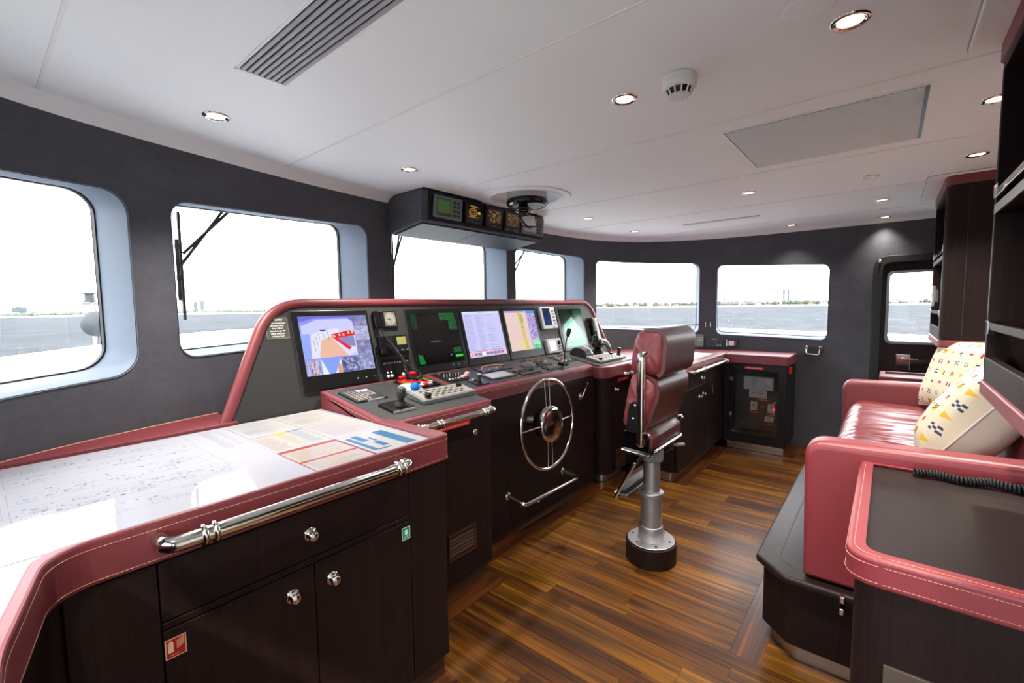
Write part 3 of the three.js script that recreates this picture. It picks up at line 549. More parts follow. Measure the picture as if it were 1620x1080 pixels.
// papers under the glass: one big plan and six A4 sheets, all metric
{
  const paper = (name, label, x0, x1, z0, z1, y, draw, res = 1400) => {
    const w = x1 - x0, d = z1 - z0, t = canvasTex(Math.round(w * res), Math.round(d * res), draw);
    return single(name, flat(w, d, 0.0006).translate((x0 + x1) / 2, y, (z0 + z1) / 2), phys(name + rnd(), { color: 0xb4b5ba, map: t, roughness: 0.7, clearcoat: 0.5, clearcoatRoughness: 0.015 }), label, 'paper', [(x0 + x1) / 2, 0.9575, (z0 + z1) / 2], undefined, true);
  };
  const lines = (k, x, y, w, n, s, c, jag) => { k.fillStyle = c; for (let i = 0; i < n; i++) k.fillRect(x, y + i * s, w * (0.6 + 0.4 * rnd()) * (jag ? 1 : 1), Math.max(1, s * 0.32)); };
  paper('ship_plan', 'large white general arrangement plan with tiny coloured symbols under the glass', -0.02, 0.655, -2.142, -1.312, 0.9580, (k, w, h) => {
    k.fillStyle = '#e2e2e8'; k.fillRect(0, 0, w, h); k.strokeStyle = '#9aa0a8'; k.lineWidth = 1; k.strokeRect(14, 14, w - 28, h - 28); k.strokeRect(60, 40, w * 0.72, h * 0.62);
    const deck = (y0, hh, n) => { k.strokeStyle = '#aab0b8'; k.lineWidth = 2; k.beginPath(); k.moveTo(80, y0); k.lineTo(w * 0.72, y0); k.quadraticCurveTo(w * 0.84, y0 + hh / 2, w * 0.72, y0 + hh); k.lineTo(80, y0 + hh); k.closePath(); k.stroke(); for (let i = 0; i < n; i++) { const x = 90 + rnd() * w * 0.62, y = y0 + rnd() * hh; k.strokeRect(Math.round(x), Math.round(y), 20 + rnd() * 40, 10 + rnd() * 26); } for (let i = 0; i < n * 1.4; i++) { k.fillStyle = ['#b8606a', '#55a070', '#4c515a', '#666a74', '#5f9fb4', '#bfa060', '#5c6069'][Math.floor(rnd() * 7)]; k.fillRect(90 + rnd() * w * 0.66, y0 + rnd() * hh, 5 + rnd() * 12, 4 + rnd() * 6); } };
    deck(h * 0.09, h * 0.05, 12); deck(h * 0.2, h * 0.1, 14); deck(h * 0.38, h * 0.14, 26); deck(h * 0.58, h * 0.11, 34); deck(h * 0.75, h * 0.1, 16);
    lines(k, w * 0.86, 40, w * 0.06, 60, 8, '#a9adb6'); lines(k, w * 0.93, 60, w * 0.04, 52, 8, '#b4b8c0'); k.fillStyle = '#4a9a6a'; k.fillRect(w * 0.62, h * 0.18, 26, 6);
    k.font = 'italic 30px serif'; k.fillStyle = '#4f97b4'; k.fillText('SS', w * 0.66, h * 0.9);
  }, 1500);
  const text = (col, col2) => (k, w, h) => { k.fillStyle = '#e3e1da'; k.fillRect(0, 0, w, h); lines(k, w * 0.08, h * 0.06, w * 0.84, 30, h * 0.028, col); lines(k, w * 0.08, h * 0.55, w * 0.5, 8, h * 0.028, col2 || col); };
  const g = 0.0015;
  paper('instruction_sheet', 'white text sheet at the back of the chart table beside the big plan', 0.66, 0.857 - g, -2.142, -1.868, 0.9577, text('#b4b5bd'));
  paper('instruction_sheet', 'white text sheet at the back of the chart table beside the helm panel foot', 0.86, 1.078, -2.142, -1.876, 0.9577, text('#c6bcae'));
  paper('instruction_sheet', 'white sheet with a yellow and blue heading in the middle of the chart table', 0.647, 0.857 - g, -1.866, -1.602, 0.9579, (k, w, h) => { k.fillStyle = '#e3e0d8'; k.fillRect(0, 0, w, h); k.fillStyle = '#b9453f'; k.fillRect(0, h * 0.04, w * 0.45, h * 0.015); k.fillStyle = '#e8dc7e'; k.fillRect(w * 0.45, 0, w * 0.25, h * 0.13); k.fillStyle = '#2f86b8'; k.fillRect(w * 0.7, h * 0.03, w * 0.3, h * 0.04); lines(k, w * 0.05, h * 0.15, w * 0.35, 26, h * 0.03, '#c98f88'); lines(k, w * 0.45, h * 0.15, w * 0.22, 22, h * 0.03, '#c8bf7c'); lines(k, w * 0.7, h * 0.1, w * 0.26, 26, h * 0.03, '#7ea4bc'); });
  paper('instruction_sheet', 'white sheet with faint pink text in front of the helm pedestal corner', 0.86, 1.08, -1.874, -1.6, 0.9577, text('#c9b9c2', '#d8d6dc'));
  paper('instruction_sheet', 'cream sheet with a red border and a red middle bar at the front edge', 0.647, 0.86, -1.6, -1.313, 0.9581, (k, w, h) => { k.fillStyle = '#c8342c'; k.fillRect(0, 0, w, h); k.fillStyle = '#e2d8c4'; k.fillRect(w * 0.02, h * 0.09, w * 0.94, h * 0.46); k.fillRect(w * 0.02, h * 0.61, w * 0.94, h * 0.36); lines(k, w * 0.08, h * 0.13, w * 0.8, 14, h * 0.028, '#c4a98e'); lines(k, w * 0.08, h * 0.65, w * 0.8, 10, h * 0.03, '#c4a98e'); k.fillStyle = '#d0544a'; k.font = '14px sans-serif'; k.fillText('DISTRESS / URGENCY', w * 0.2, h * 0.6); });
  paper('instruction_sheet', 'white sheet with bright blue bars at the front right corner', 0.863, 1.078, -1.598, -1.313, 0.9581, (k, w, h) => { k.fillStyle = '#e6e5e0'; k.fillRect(0, 0, w, h); k.fillStyle = '#2b86bb'; k.fillRect(w * 0.62, h * 0.1, w * 0.22, h * 0.82); k.fillRect(w * 0.2, h * 0.1, w * 0.12, h * 0.32); k.fillRect(w * 0.06, h * 0.14, w * 0.09, h * 0.7); k.fillRect(w * 0.3, h * 0.52, w * 0.12, h * 0.24); k.fillRect(w * 0.38, h * 0.3, w * 0.05, h * 0.2); k.fillRect(w * 0.14, h * 0.82, w * 0.24, h * 0.04); k.fillStyle = '#dfd9a8'; k.fillRect(w * 0.02, h * 0.02, w * 0.5, h * 0.03); });
}

// screen panel: leans back, origin at its foot
const TILT = Math.atan(0.27), PX = (x, v, n = 0) => [x, 0.96 + v * Math.cos(TILT) + n * Math.sin(TILT), -2.17 - v * Math.sin(TILT) + n * Math.cos(TILT)];
const onPanel = (name, label, cat, x, v, group) => { const o = thing(name, label, cat, PX(x, v), group, true); o.rotation.x = -TILT; return o; };
{
  const o = onPanel('helm_screen_panel', 'long black leaning helm panel with a burgundy leather edge holding the monitors', 'console', 2.4, 0);
  const L = [[-1.7, -0.005], [-1.44, 0.52], [1.55, 0.52], [1.75, -0.005]];
  part('panel_board', slabZ([[L[0][0], L[0][1], 0.01], [L[3][0], L[3][1], 0.01], [L[2][0], L[2][1], 0.09], [L[1][0], L[1][1], 0.11]], -0.05, 0, 0.002), M.panelGrey, o);
  // leather roll round the edge
  const edge = (k) => { const s = roundPath([[L[0][0] - k, L[0][1], 0.005], [L[3][0] + k, L[3][1], 0.005], [L[2][0] + k * 0.8, L[2][1] + k, 0.13], [L[1][0] - k * 0.8, L[1][1] + k, 0.17]]); return s; };
  const roll = edge(0.022).getPoints(14).filter((p, i, a) => p.y > -0.004 || true), q = roll.map((p) => V(p.x, p.y, -0.01));
  // keep the open run from the left foot over the top to the right foot
  const start = q.findIndex((p) => p.x > 1.6 && p.y <= 0.01), run = [...q.slice(start + 1), q[0]].filter((p, i, a) => i === 0 || p.distanceTo(a[i - 1]) > 1e-3);
  const cv = new THREE.CatmullRomCurve3([V(1.775, -0.005, -0.01), ...run.filter((p) => p.y > 0.02), V(-1.725, -0.005, -0.01)], false, 'centripetal');
  part('leather_edge', new THREE.TubeGeometry(cv, 160, 0.026, 12), M.leather, o);
  part('back_cover', slabZ([[L[0][0], 0, 0.01], [L[3][0], 0, 0.01], [L[2][0], 0.53, 0.1], [L[1][0], 0.53, 0.1]], -0.2, -0.05, 0.004), M.leatherDark, o);
  part('grey_fillet', bx(-0.65, 1.62, 0.03, 0.085, 0.0, 0.004, 0.001), M.greyLip, o);
  const pt = canvasTex(256, 224, (k, w, h) => { k.fillStyle = '#45463f'; k.fillRect(0, 0, w, h); k.strokeStyle = '#c9c9c4'; k.lineWidth = 2; k.strokeRect(3, 3, w - 6, h - 6); k.fillStyle = '#f2f2ee'; k.textAlign = 'center'; k.font = 'bold 24px sans-serif'; k.fillText('M/Y "OHANA"', w / 2, 32); k.font = 'bold 19px sans-serif'; ['Zulu Golf Charlie Delta', 'Officially: 740442', 'Gross: 499 GT', 'Gross Tonnage: 499', 'MMSI: 319020700', 'Call Sign: ZGCD'].forEach((s, i) => k.fillText(s, w / 2, 66 + i * 28)); });
  part('name_plate', plate(0.105, 0.105).translate(0.957 - 2.4, 0.416, 0.001), mapped('namePlate', pt), o, 'engraved black plate with white text lines', true);
}
// monitors
function monitor(label, x0, x1, v0, v1, pic, tex, k, glow, extra) {
  const w = x1 - x0, h = v1 - v0, o = onPanel('monitor', label, 'monitor', (x0 + x1) / 2, v0);
  part('bezel', slabZ(rect(-w / 2, w / 2, 0, h, 0.008), 0, 0.014, 0.003), M.black, o);
  part('bezel_edge', slabZ(rect(-w / 2 - 0.004, w / 2 + 0.004, -0.003, h + 0.003, 0.01), 0, 0.006, 0.002), M.darkGrey, o);
  const cx = (pic[0] + pic[1]) / 2 - (x0 + x1) / 2, cy = (pic[2] + pic[3]) / 2 - v0, pw = pic[1] - pic[0], ph = pic[3] - pic[2];
  part('display_screen', plate(pw, ph, 0.001).translate(cx, cy, 0.0148), screen('screen' + x0, tex, k), o, undefined, true);
  if (glow) { const l = new THREE.RectAreaLight(glow, 0.35, pw, ph); l.position.set(cx, cy, 0.03); l.rotation.y = Math.PI; o.add(l); l.name = 'screen_light'; }
  const btns = []; for (let i = 0; i < 3; i++) btns.push(cyl(0.004, 0.003, [w / 2 - 0.03 - i * 0.05, 0.03, 0.0135], 'z', 10));
  part('button', btns[0], M.green, o); part('button', btns[1], M.lightGrey, o); part('button', btns[2], M.lightGrey, o);
  return o;
}
const cctv = canvasTex(768, 640, (k, w, h) => {
  const P = (pts, c) => { k.fillStyle = c; k.beginPath(); pts.forEach(([x, y], i) => (i ? k.lineTo(x * w, y * h) : k.moveTo(x * w, y * h))); k.fill(); };
  k.fillStyle = '#8b8ee6'; k.fillRect(0, 0, w, h); P([[0, 0.1], [0.2, 0.04], [0.7, 0.03], [0.77, 0.1], [0.77, 0], [0, 0]], '#6a6cc8');
  P([[0.02, 0.16], [0.25, 0.06], [0.7, 0.06], [0.77, 0.12], [0.77, 0.72], [0, 0.72]], '#c4c6f6'); P([[0, 0.3], [0.12, 0.3], [0.1, 0.72], [0, 0.72]], '#8ea6f2');
  P([[0.14, 0.32], [0.3, 0.24], [0.55, 0.22], [0.5, 0.4], [0.25, 0.5], [0.2, 0.72], [0.1, 0.72]], '#dcdcf4'); P([[0.26, 0.42], [0.42, 0.36], [0.62, 0.72], [0.22, 0.72]], '#e2b39a'); P([[0.4, 0.36], [0.75, 0.28], [0.78, 0.62], [0.66, 0.72], [0.62, 0.7]], '#d8d4ee');
  P([[0.41, 0.33], [0.7, 0.27], [0.78, 0.3], [0.77, 0.36], [0.52, 0.42]], '#d8202c'); P([[0.41, 0.36], [0.47, 0.36], [0.69, 0.58], [0.65, 0.62]], '#e02a36'); P([[0.5, 0.4], [0.75, 0.36], [0.76, 0.56], [0.66, 0.55]], '#8a86b8'); for (const [x, y] of [[0.44, 0.35], [0.52, 0.33], [0.58, 0.33], [0.66, 0.3], [0.72, 0.3]]) P([[x, y], [x + 0.03, y - 0.01], [x + 0.04, y + 0.03], [x + 0.01, y + 0.035]], '#f0c890');
  k.strokeStyle = '#2a2f52'; k.lineWidth = 3; for (const [x, y, z] of [[0.24, 0.3, 0.4], [0.3, 0.26, 0.38], [0.37, 0.2, 0.42], [0.16, 0.38, 0.6], [0.2, 0.35, 0.5]]) { k.beginPath(); k.moveTo(x * w, y * h); k.lineTo((x + 0.01) * w, z * h); k.stroke(); } k.fillStyle = '#39406a'; k.fillRect(0.27 * w, 0.24 * h, 0.08 * w, 0.025 * h);
  const cell = (x0, y0, x1, y1, f) => { k.save(); k.beginPath(); k.rect(x0 * w, y0 * h, (x1 - x0) * w, (y1 - y0) * h); k.clip(); k.translate(x0 * w, y0 * h); k.scale((x1 - x0) * w, (y1 - y0) * h); f(); k.restore(); };
  const rough = (a, b, cols) => { k.globalAlpha = 0.4; for (let i = 0; i < 70; i++) { k.fillStyle = cols[Math.floor(rnd() * cols.length)]; const x = rnd(), y = rnd(), q = rnd() * 0.12; k.beginPath(); k.moveTo(x, y); k.lineTo(x + 0.05 + rnd() * a * 1.6, y + q - 0.04); k.lineTo(x + 0.05 + rnd() * a, y + q + 0.04 + rnd() * b); k.lineTo(x + 0.02, y + 0.05 + rnd() * b * 1.5); k.fill(); } k.globalAlpha = 1; };
  cell(0.77, 0, 1, 0.2, () => { k.fillStyle = '#7276a6'; k.fillRect(0, 0, 1, 1); rough(0.2, 0.1, ['#8c90c0', '#5a5f90', '#c8b0b0', '#9aa0d8']); });
  cell(0.77, 0.2, 1, 0.46, () => { k.fillStyle = '#a8aad0'; k.fillRect(0, 0, 1, 1); rough(0.25, 0.12, ['#c0c4e4', '#8a8eb8', '#d6d8f0', '#6a6e98']); });
  cell(0.77, 0.46, 1, 0.74, () => { k.fillStyle = '#7a7ea8'; k.fillRect(0, 0, 1, 1); rough(0.2, 0.2, ['#c0c0e0', '#4e5280', '#a08898', '#8e94c8']); });
  cell(0, 0.74, 0.22, 1, () => { k.fillStyle = '#a2a4d8'; k.fillRect(0, 0, 1, 1); k.fillStyle = '#c8907a'; k.beginPath(); k.moveTo(0.35, 0); k.lineTo(0.6, 0); k.lineTo(0.75, 1); k.lineTo(0.45, 1); k.fill(); rough(0.08, 0.3, ['#e8e8fa', '#5c5e90']); });
  cell(0.22, 0.74, 0.5, 1, () => { k.fillStyle = '#7f9bf0'; k.fillRect(0, 0, 1, 1); k.fillStyle = '#e6e4f2'; k.beginPath(); k.moveTo(0, 0); k.lineTo(0.3, 1); k.lineTo(0, 1); k.fill(); k.beginPath(); k.moveTo(1, 0); k.lineTo(0.62, 1); k.lineTo(1, 1); k.fill(); k.fillStyle = '#d09a84'; k.beginPath(); k.moveTo(0.8, 0.4); k.lineTo(0.95, 0.4); k.lineTo(1, 1); k.lineTo(0.75, 1); k.fill(); });
  cell(0.5, 0.74, 0.76, 1, () => { k.fillStyle = '#565c8e'; k.fillRect(0, 0, 1, 1); rough(0.12, 0.12, ['#d4d6ee', '#2c3058', '#9aa0d0', '#f0eef8']); });
  cell(0.76, 0.74, 1, 1, () => { k.fillStyle = '#8388b8'; k.fillRect(0, 0, 1, 1); rough(0.2, 0.12, ['#d0d2ec', '#5a5f90', '#a6aad4']); });
});
monitor('leftmost helm monitor showing deck cameras with red sun pads', 1.03, 1.455, 0.088, 0.497, [1.056, 1.44, 0.16, 0.467], cctv, 0.8, 0xa0a0ff);
const green = (k, x, y, w, n, s, c = '#1fae5a') => { k.fillStyle = c; for (let i = 0; i < n; i++) { let q = x; while (q < x + w) { const l = 4 + rnd() * 16; k.fillRect(q, y + i * s, Math.min(l, x + w - q), s * 0.6); q += l + 4 + rnd() * 8; } } };
const radar = canvasTex(640, 540, (k, w, h) => { k.fillStyle = '#0c0a0a'; k.fillRect(0, 0, w, h); k.strokeStyle = '#3a2f36'; k.lineWidth = 3; k.setLineDash([5, 7]); k.beginPath(); k.arc(w * 0.44, h * 0.52, h * 0.45, 0, 7); k.stroke(); k.setLineDash([]); k.fillStyle = '#140f12'; k.beginPath(); k.arc(w * 0.44, h * 0.52, h * 0.43, 0, 7); k.fill(); green(k, 14, 12, 66, 12, 13, '#13713c'); green(k, w * 0.62, 8, w * 0.34, 6, 13); green(k, w * 0.8, 92, w * 0.18, 8, 13, '#17a050'); green(k, w * 0.34, h * 0.55, w * 0.2, 1, 22, '#1b9a55'); k.fillStyle = '#12a04a'; k.beginPath(); k.moveTo(14, h * 0.78); k.lineTo(70, h * 0.82); k.lineTo(96, h * 0.97); k.lineTo(20, h * 0.97); k.fill(); green(k, 16, h * 0.8, 60, 7, 12, '#0c5c30'); green(k, w * 0.8, h * 0.72, w * 0.17, 5, 12); k.fillStyle = '#38f03e'; k.fillRect(w * 0.82, h * 0.86, w * 0.17, h * 0.05); k.fillStyle = '#2a6cff'; k.fillRect(w * 0.7, h * 0.84, 30, 16); });
monitor('dark round radar monitor with green readouts, second from the left', 1.72, 2.15, 0.088, 0.495, [1.742, 2.128, 0.135, 0.47], radar, 0.55);
const list = canvasTex(640, 560, (k, w, h) => { k.fillStyle = '#c3c3ee'; k.fillRect(0, 0, w, h); k.fillStyle = '#d6d4f4'; k.fillRect(0, 0, w, 26); k.fillStyle = '#6a6c9c'; k.font = '14px sans-serif'; k.fillText('ALARM HISTORY', 260, 18); for (let i = 0; i < 32; i++) { k.fillStyle = i % 2 ? '#8f90c4' : '#9b9ad0'; k.fillRect(20, 40 + i * 14, 90 + rnd() * 60, 4); k.fillRect(200, 40 + i * 14, 60 + rnd() * 80, 4); if (rnd() < 0.7) k.fillRect(370, 40 + i * 14, 60 + rnd() * 110, 4); } k.fillStyle = '#e6bcd2'; k.fillRect(0, 488, w, 72); k.fillStyle = '#c23a5a'; k.fillRect(0, 488, w, 5); for (let i = 0; i < 8; i++) { k.fillStyle = i === 2 ? '#eef0ff' : '#7b82b8'; k.fillRect(70 + i * 66, 508, 56, 34); } k.fillStyle = '#33364e'; k.font = 'bold 40px sans-serif'; k.fillText('C', 20, 544); });
monitor('monitor with a lilac list of text lines, middle of the helm panel', 2.168, 2.6, 0.088, 0.495, [2.19, 2.575, 0.142, 0.47], list, 0.8, 0xc0c0ff);
const echart = canvasTex(640, 560, (k, w, h) => { k.fillStyle = '#e6c9c4'; k.fillRect(0, 0, w, h); k.fillStyle = '#d9c46a'; k.beginPath(); k.moveTo(230, 0); k.bezierCurveTo(330, 160, 260, 330, 300, 560); k.lineTo(380, 560); k.bezierCurveTo(330, 330, 380, 160, 310, 0); k.fill(); k.fillStyle = '#e8d9a0'; for (let i = 0; i < 14; i++) k.fillRect(60 + rnd() * 260, 420 + rnd() * 130, 20 + rnd() * 30, 10 + rnd() * 14); for (let i = 0; i < 40; i++) { k.fillStyle = ['#5fae3c', '#3f9a55', '#7cb84a'][i % 3]; k.fillRect(285 + rnd() * 60, 50 + rnd() * 120, 8 + rnd() * 18, 5 + rnd() * 12); } k.fillStyle = '#4a9a4a'; k.fillRect(300, 230, 40, 16); k.fillStyle = '#a99ad2'; k.fillRect(0, 0, 420, 26); k.fillStyle = '#b7a6dc'; k.fillRect(450, 0, 190, h); k.fillStyle = '#4f8fd8'; k.fillRect(450, 0, 190, 40); for (let i = 0; i < 200; i++) { k.fillStyle = ['#3b2f6a', '#5a4a90', '#e4e0f4', '#7c6cb4'][i % 4]; k.fillRect(455 + rnd() * 170, 48 + rnd() * 370, 6 + rnd() * 26, 5); } k.fillStyle = '#9fe0b4'; k.fillRect(470, 430, 170, 70); k.fillStyle = '#22c766'; k.fillRect(500, 500, 140, 60); });
monitor('monitor with a pink and yellow sea chart and a purple side bar', 2.612, 3.045, 0.088, 0.495, [2.636, 3.015, 0.15, 0.468], echart, 0.75, 0xffd8d0);
const radar2 = canvasTex(640, 560, (k, w, h) => { k.fillStyle = '#0a120c'; k.fillRect(0, 0, w, h); green(k, 40, 20, 200, 8, 16, '#1d4a2c'); green(k, 400, 14, 220, 6, 16, '#1e8a48'); green(k, 500, 110, 130, 8, 16, '#1a7a40'); k.fillStyle = '#5fc49c'; k.beginPath(); k.moveTo(60, 230); k.lineTo(330, 110); k.lineTo(560, 330); k.lineTo(600, 470); k.lineTo(60, 470); k.fill(); k.fillStyle = '#86dcc0'; k.beginPath(); k.moveTo(80, 300); k.lineTo(360, 190); k.lineTo(520, 400); k.lineTo(520, 450); k.lineTo(80, 450); k.fill(); k.fillStyle = '#1fc07a'; k.fillRect(50, 450, 540, 90); green(k, 560, 380, 60, 6, 20, '#1fd060'); });  // the pale green polygons paint a window reflection into the screen image
monitor('rightmost helm monitor with a painted pale green window reflection on black', 3.335, 3.79, 0.088, 0.497, [3.375, 3.76, 0.115, 0.472], radar2, 0.7, 0xa0ffd0);
// ---------- helm pedestals, wheel bay and starboard counter ----------
const grille = (parent, x0, x1, y0, y1, z, n, name = 'vent_grille') => {
  const o = part(name, slabZ(rect(x0, x1, y0, y1), z, z + 0.008, 0.002, [rect(x0 + 0.014, x1 - 0.014, y0 + 0.014, y1 - 0.014)]), M.plinthWood, parent);
  part('vent_recess', bx(x0 + 0.01, x1 - 0.01, y0 + 0.01, y1 - 0.01, z - 0.002, z + 0.001, 0), M.black, o);
  for (let i = 0; i < n; i++) { const y = y0 + 0.02 + (y1 - y0 - 0.04) * (i + 0.5) / n; part('louvre', slabX([[z, y + 0.005, 0], [z + 0.006, y - 0.007, 0], [z + 0.008, y - 0.005, 0], [z + 0.002, y + 0.007, 0]], x0 + 0.012, x1 - 0.012, 0), M.plinthWood, o); }
  return o;
};
const label = (parent, x0, x1, y0, y1, z, txt, lab, face = 'z') => {
  const t = canvasTex(320, Math.round(320 * (y1 - y0) / (x1 - x0)), (k, w, h) => { k.fillStyle = '#b5141c'; k.fillRect(0, 0, w, h); k.fillStyle = '#f0c0b8'; k.textAlign = 'center'; k.textBaseline = 'middle'; k.font = 'bold ' + Math.round(h * 0.5) + 'px sans-serif'; k.fillText(txt, w / 2, h / 2 + 1, w * 0.92); });
  return part('label_strip', plate(x1 - x0, y1 - y0, 0.003).translate((x0 + x1) / 2, (y0 + y1) / 2, z + 0.0012), mapped('label' + txt, t, 0.4), parent, lab, true);
};
{
  const c = thing('helm_pedestal', 'dark wood pedestal with a leather top and louvred vent, left of the steering wheel', 'cabinet', [1.43, 0, -1.9]);
  part('carcass', bx(1.115, 1.742, 0.078, 0.892, -2.3, -1.635, 0.004), M.wenge, c);
  part('plinth', bx(1.13, 1.735, 0, 0.08, -2.3, -1.64, 0.003), M.plinthWood, c);
  const d = part('door', bx(1.172, 1.705, 0.088, 0.888, -1.636, -1.612, 0.0025), M.wenge, c);
  part('side_panel', bx(1.708, 1.744, 0.082, 0.888, -1.636, -1.611, 0.006), M.wenge, c);
  part('lock', [lathe([[0, 0], [0.016, 0], [0.017, 0.003], [0.014, 0.007], [0.007, 0.008], [0, 0.008]], [1.628, 0.812, -1.612], 'z', 22), bx(1.626, 1.63, 0.806, 0.818, -1.605, -1.6025, 0.0005)], M.chrome, d);
  grille(d, 1.425, 1.615, 0.2, 0.338, -1.612, 5);
  label(d, 1.35, 1.59, 0.862, 0.884, -1.611, 'EMERGENCY | FIRE CONTROL STATION', 'red engraved label strip');
  const prof = [[-1.61, 0.89, 0.004], [-1.61, 0.958, 0.014], [-2.172, 1.041, 0.004], [-2.172, 0.89, 0]];
  part('leather_top', slabX(prof, 1.1, 1.757, 0.011), M.leather, c);
  part('stitching', [...stitches([1.13, 0.941, -1.6088], [1.73, 0.941, -1.6088], 70), ...stitches([1.13, 0.902, -1.6088], [1.73, 0.902, -1.6088], 70), ...stitches([1.0985, 0.95, -1.64], [1.0985, 1.021, -2.13], 60)], M.stitch, c);
  part('console_plate', slabX([[-1.628, 0.95, 0], [-1.628, 0.9625, 0.002], [-2.15, 1.0395, 0.002], [-2.15, 1.03, 0]], 1.128, 1.74, 0.002), M.panelGrey, c);
  rail(c, 1.255, 1.715, 0.921, -1.552, -1.611, 0.0155, [1.335, 1.355, 1.63, 1.65]);
}
{
  const c = thing('wheel_bay', 'dark wood bay with a leather-fronted instrument ledge behind the steering wheel', 'cabinet', [2.45, 0, -1.95]);
  part('back_board', bx(1.745, 3.18, 0.032, 0.9, -1.86, -1.8, 0.003), M.wengeX, c);
  part('plinth', bx(1.745, 3.18, 0, 0.034, -1.9, -1.81, 0.003), M.plinthWood, c);
  part('carcass', bx(1.745, 3.18, 0.1, 0.9, -2.3, -1.86, 0.002), M.wenge, c);
  part('leather_top', slabX([[-1.8, 0.885, 0.004], [-1.805, 0.975, 0.016], [-2.172, 1.045, 0.002], [-2.172, 0.885, 0]], 1.752, 3.175, 0.003), M.leather, c);
  part('stitching', [...stitches([1.77, 0.955, -1.8005], [3.16, 0.955, -1.8005], 160), ...stitches([1.77, 0.9, -1.7985], [3.16, 0.9, -1.7985], 160)], M.stitch, c);
  part('console_plate', slabX([[-1.84, 0.975, 0], [-1.84, 0.9835, 0.001], [-2.155, 1.0445, 0.001], [-2.155, 1.03, 0]], 1.78, 3.165, 0.001), M.darkGrey, c);
  const lv = part('lever', [lathe([[0, 0], [0.028, 0], [0.03, 0.004], [0.014, 0.008], [0.012, 0.02], [0, 0.022]], [2.973, 0.755, -1.8], 'z', 22), rod([2.973, 0.755, -1.782], [3.005, 0.845, -1.76], 0.005)], M.chrome, c);
  part('grip', new THREE.SphereGeometry(0.013, 14, 10).scale(1, 1.3, 1).translate(3.007, 0.85, -1.76), M.black, lv);
  part('bolt', cyl(0.011, 0.004, [2.42, 0.12, -1.8], 'z', 16), M.lightGrey, c);
}
{
  const c = thing('helm_pedestal', 'dark wood pedestal with rounded leather corner, right of the steering wheel behind the chair', 'cabinet', [3.5, 0, -1.95]);
  part('carcass', prism([[3.2, -1.7, 0.09], [3.2, -2.3, 0], [3.8, -2.3, 0], [3.8, -1.7, 0]], 0.075, 0.87, 0.003), M.wenge, c);
  part('plinth', prism([[3.25, -1.74, 0.07], [3.25, -2.3, 0], [3.8, -2.3, 0], [3.8, -1.74, 0]], 0, 0.076, 0.002), M.steel, c);
  part('leather_top', prism([[3.17, -1.685, 0.1], [3.17, -2.17, 0], [3.8, -2.17, 0], [3.8, -1.685, 0]], 0.87, 0.962, 0.006), M.leather, c);
  part('console_plate', slabX([[-1.75, 0.957, 0], [-1.75, 0.968, 0.001], [-2.155, 1.04, 0.001], [-2.155, 0.95, 0]], 3.2, 3.8, 0.002), M.darkGrey, c);
  const d = part('door', bx(3.3, 3.79, 0.09, 0.862, -1.702, -1.688, 0.003), M.wenge, c);
  knob(d, [3.337, 0.765, -1.688], 'z', 1, 'lock');
  grille(d, 3.345, 3.52, 0.1, 0.26, -1.688, 5);
  label(d, 3.375, 3.6, 0.825, 0.85, -1.687, 'FIRE CONTROL', 'red engraved label strip');
  rail(c, 3.44, 3.77, 0.885, -1.635, -1.685, 0.0155, [3.5, 3.52]);
}
{
  const c = thing('starboard_counter', 'dark wood drawer counter with leather edge and grab rail behind the helm chair', 'cabinet', [4.2, 0, -1.6]);
  const sa = sAt(3.82, -2.56), sb = sAt(5.265, -1.3);
  part('carcass', prism([[3.57, -1.285, 0.03], [3.57, -1.69, 0], [3.81, -1.69, 0], [3.81, -2.3, 0], [4.6, -2.25, 0], [4.95, -1.9, 0], [5.05, -1.255, 0], [4.775, -1.255, 0], [4.775, -1.285, 0]], 0.085, 0.865, 0.003), M.wenge, c);
  part('plinth', prism([[3.6, -1.32, 0.02], [3.6, -1.67, 0], [4.77, -1.67, 0], [4.77, -1.32, 0]], 0, 0.086, 0.002), M.steel, c);
  const zf = -1.262, f = (n, x0, x1, y0, y1, p = c) => part(n, bx(x0, x1, y0, y1, zf - 0.024, zf, 0.0025), M.wenge, p);
  f('side_panel', 3.575, 3.66, 0.09, 0.86); const d1 = f('drawer', 3.665, 4.36, 0.74, 0.86); const dl = f('door', 3.665, 4.12, 0.09, 0.735), dr = f('door', 4.124, 4.36, 0.09, 0.735); const d3 = f('door', 4.365, 4.77, 0.09, 0.86);
  knob(d1, [4.143, 0.793, zf], 'z'); knob(dl, [4.082, 0.632, zf], 'z'); knob(dr, [4.188, 0.644, zf], 'z'); part('latch', bx(4.445, 4.46, 0.61, 0.69, zf, zf + 0.012, 0.004), M.chrome, d3);
  part('leather_top', prism([[3.555, -1.24, 0.05], [3.555, -1.69, 0], [3.8, -1.69, 0], [3.8, -2.4, 0], ...wallPoly(sa, sb, -0.004, 30), [4.8, -1.24, 0]], 0.865, 0.955, 0.006), M.leather, c);
  part('stitching', [...stitches([3.62, 0.935, -1.238], [4.76, 0.935, -1.238], 130), ...stitches([3.62, 0.877, -1.238], [4.76, 0.877, -1.238], 130)], M.stitch, c);
  rail(c, 3.72, 4.71, 0.898, -1.185, -1.24, 0.0155, [3.96, 3.98, 4.64]);
  const t = canvasTex(256, 192, (k, w, h) => { k.fillStyle = '#d9dadf'; k.fillRect(0, 0, w, h); for (let i = 0; i < 10; i++) { k.fillStyle = '#b6bac4'; k.fillRect(20, 20 + i * 16, 100 + 110 * rnd(), 4); } });
  single('paper_sheet', flat(0.62, 0.34).translate(4.42, 0.9562, -1.5), mapped('counterPaper', t), 'white paper sheet lying on the leather counter behind the helm chair', 'paper', [4.42, 0.955, -1.5], undefined, true);
}
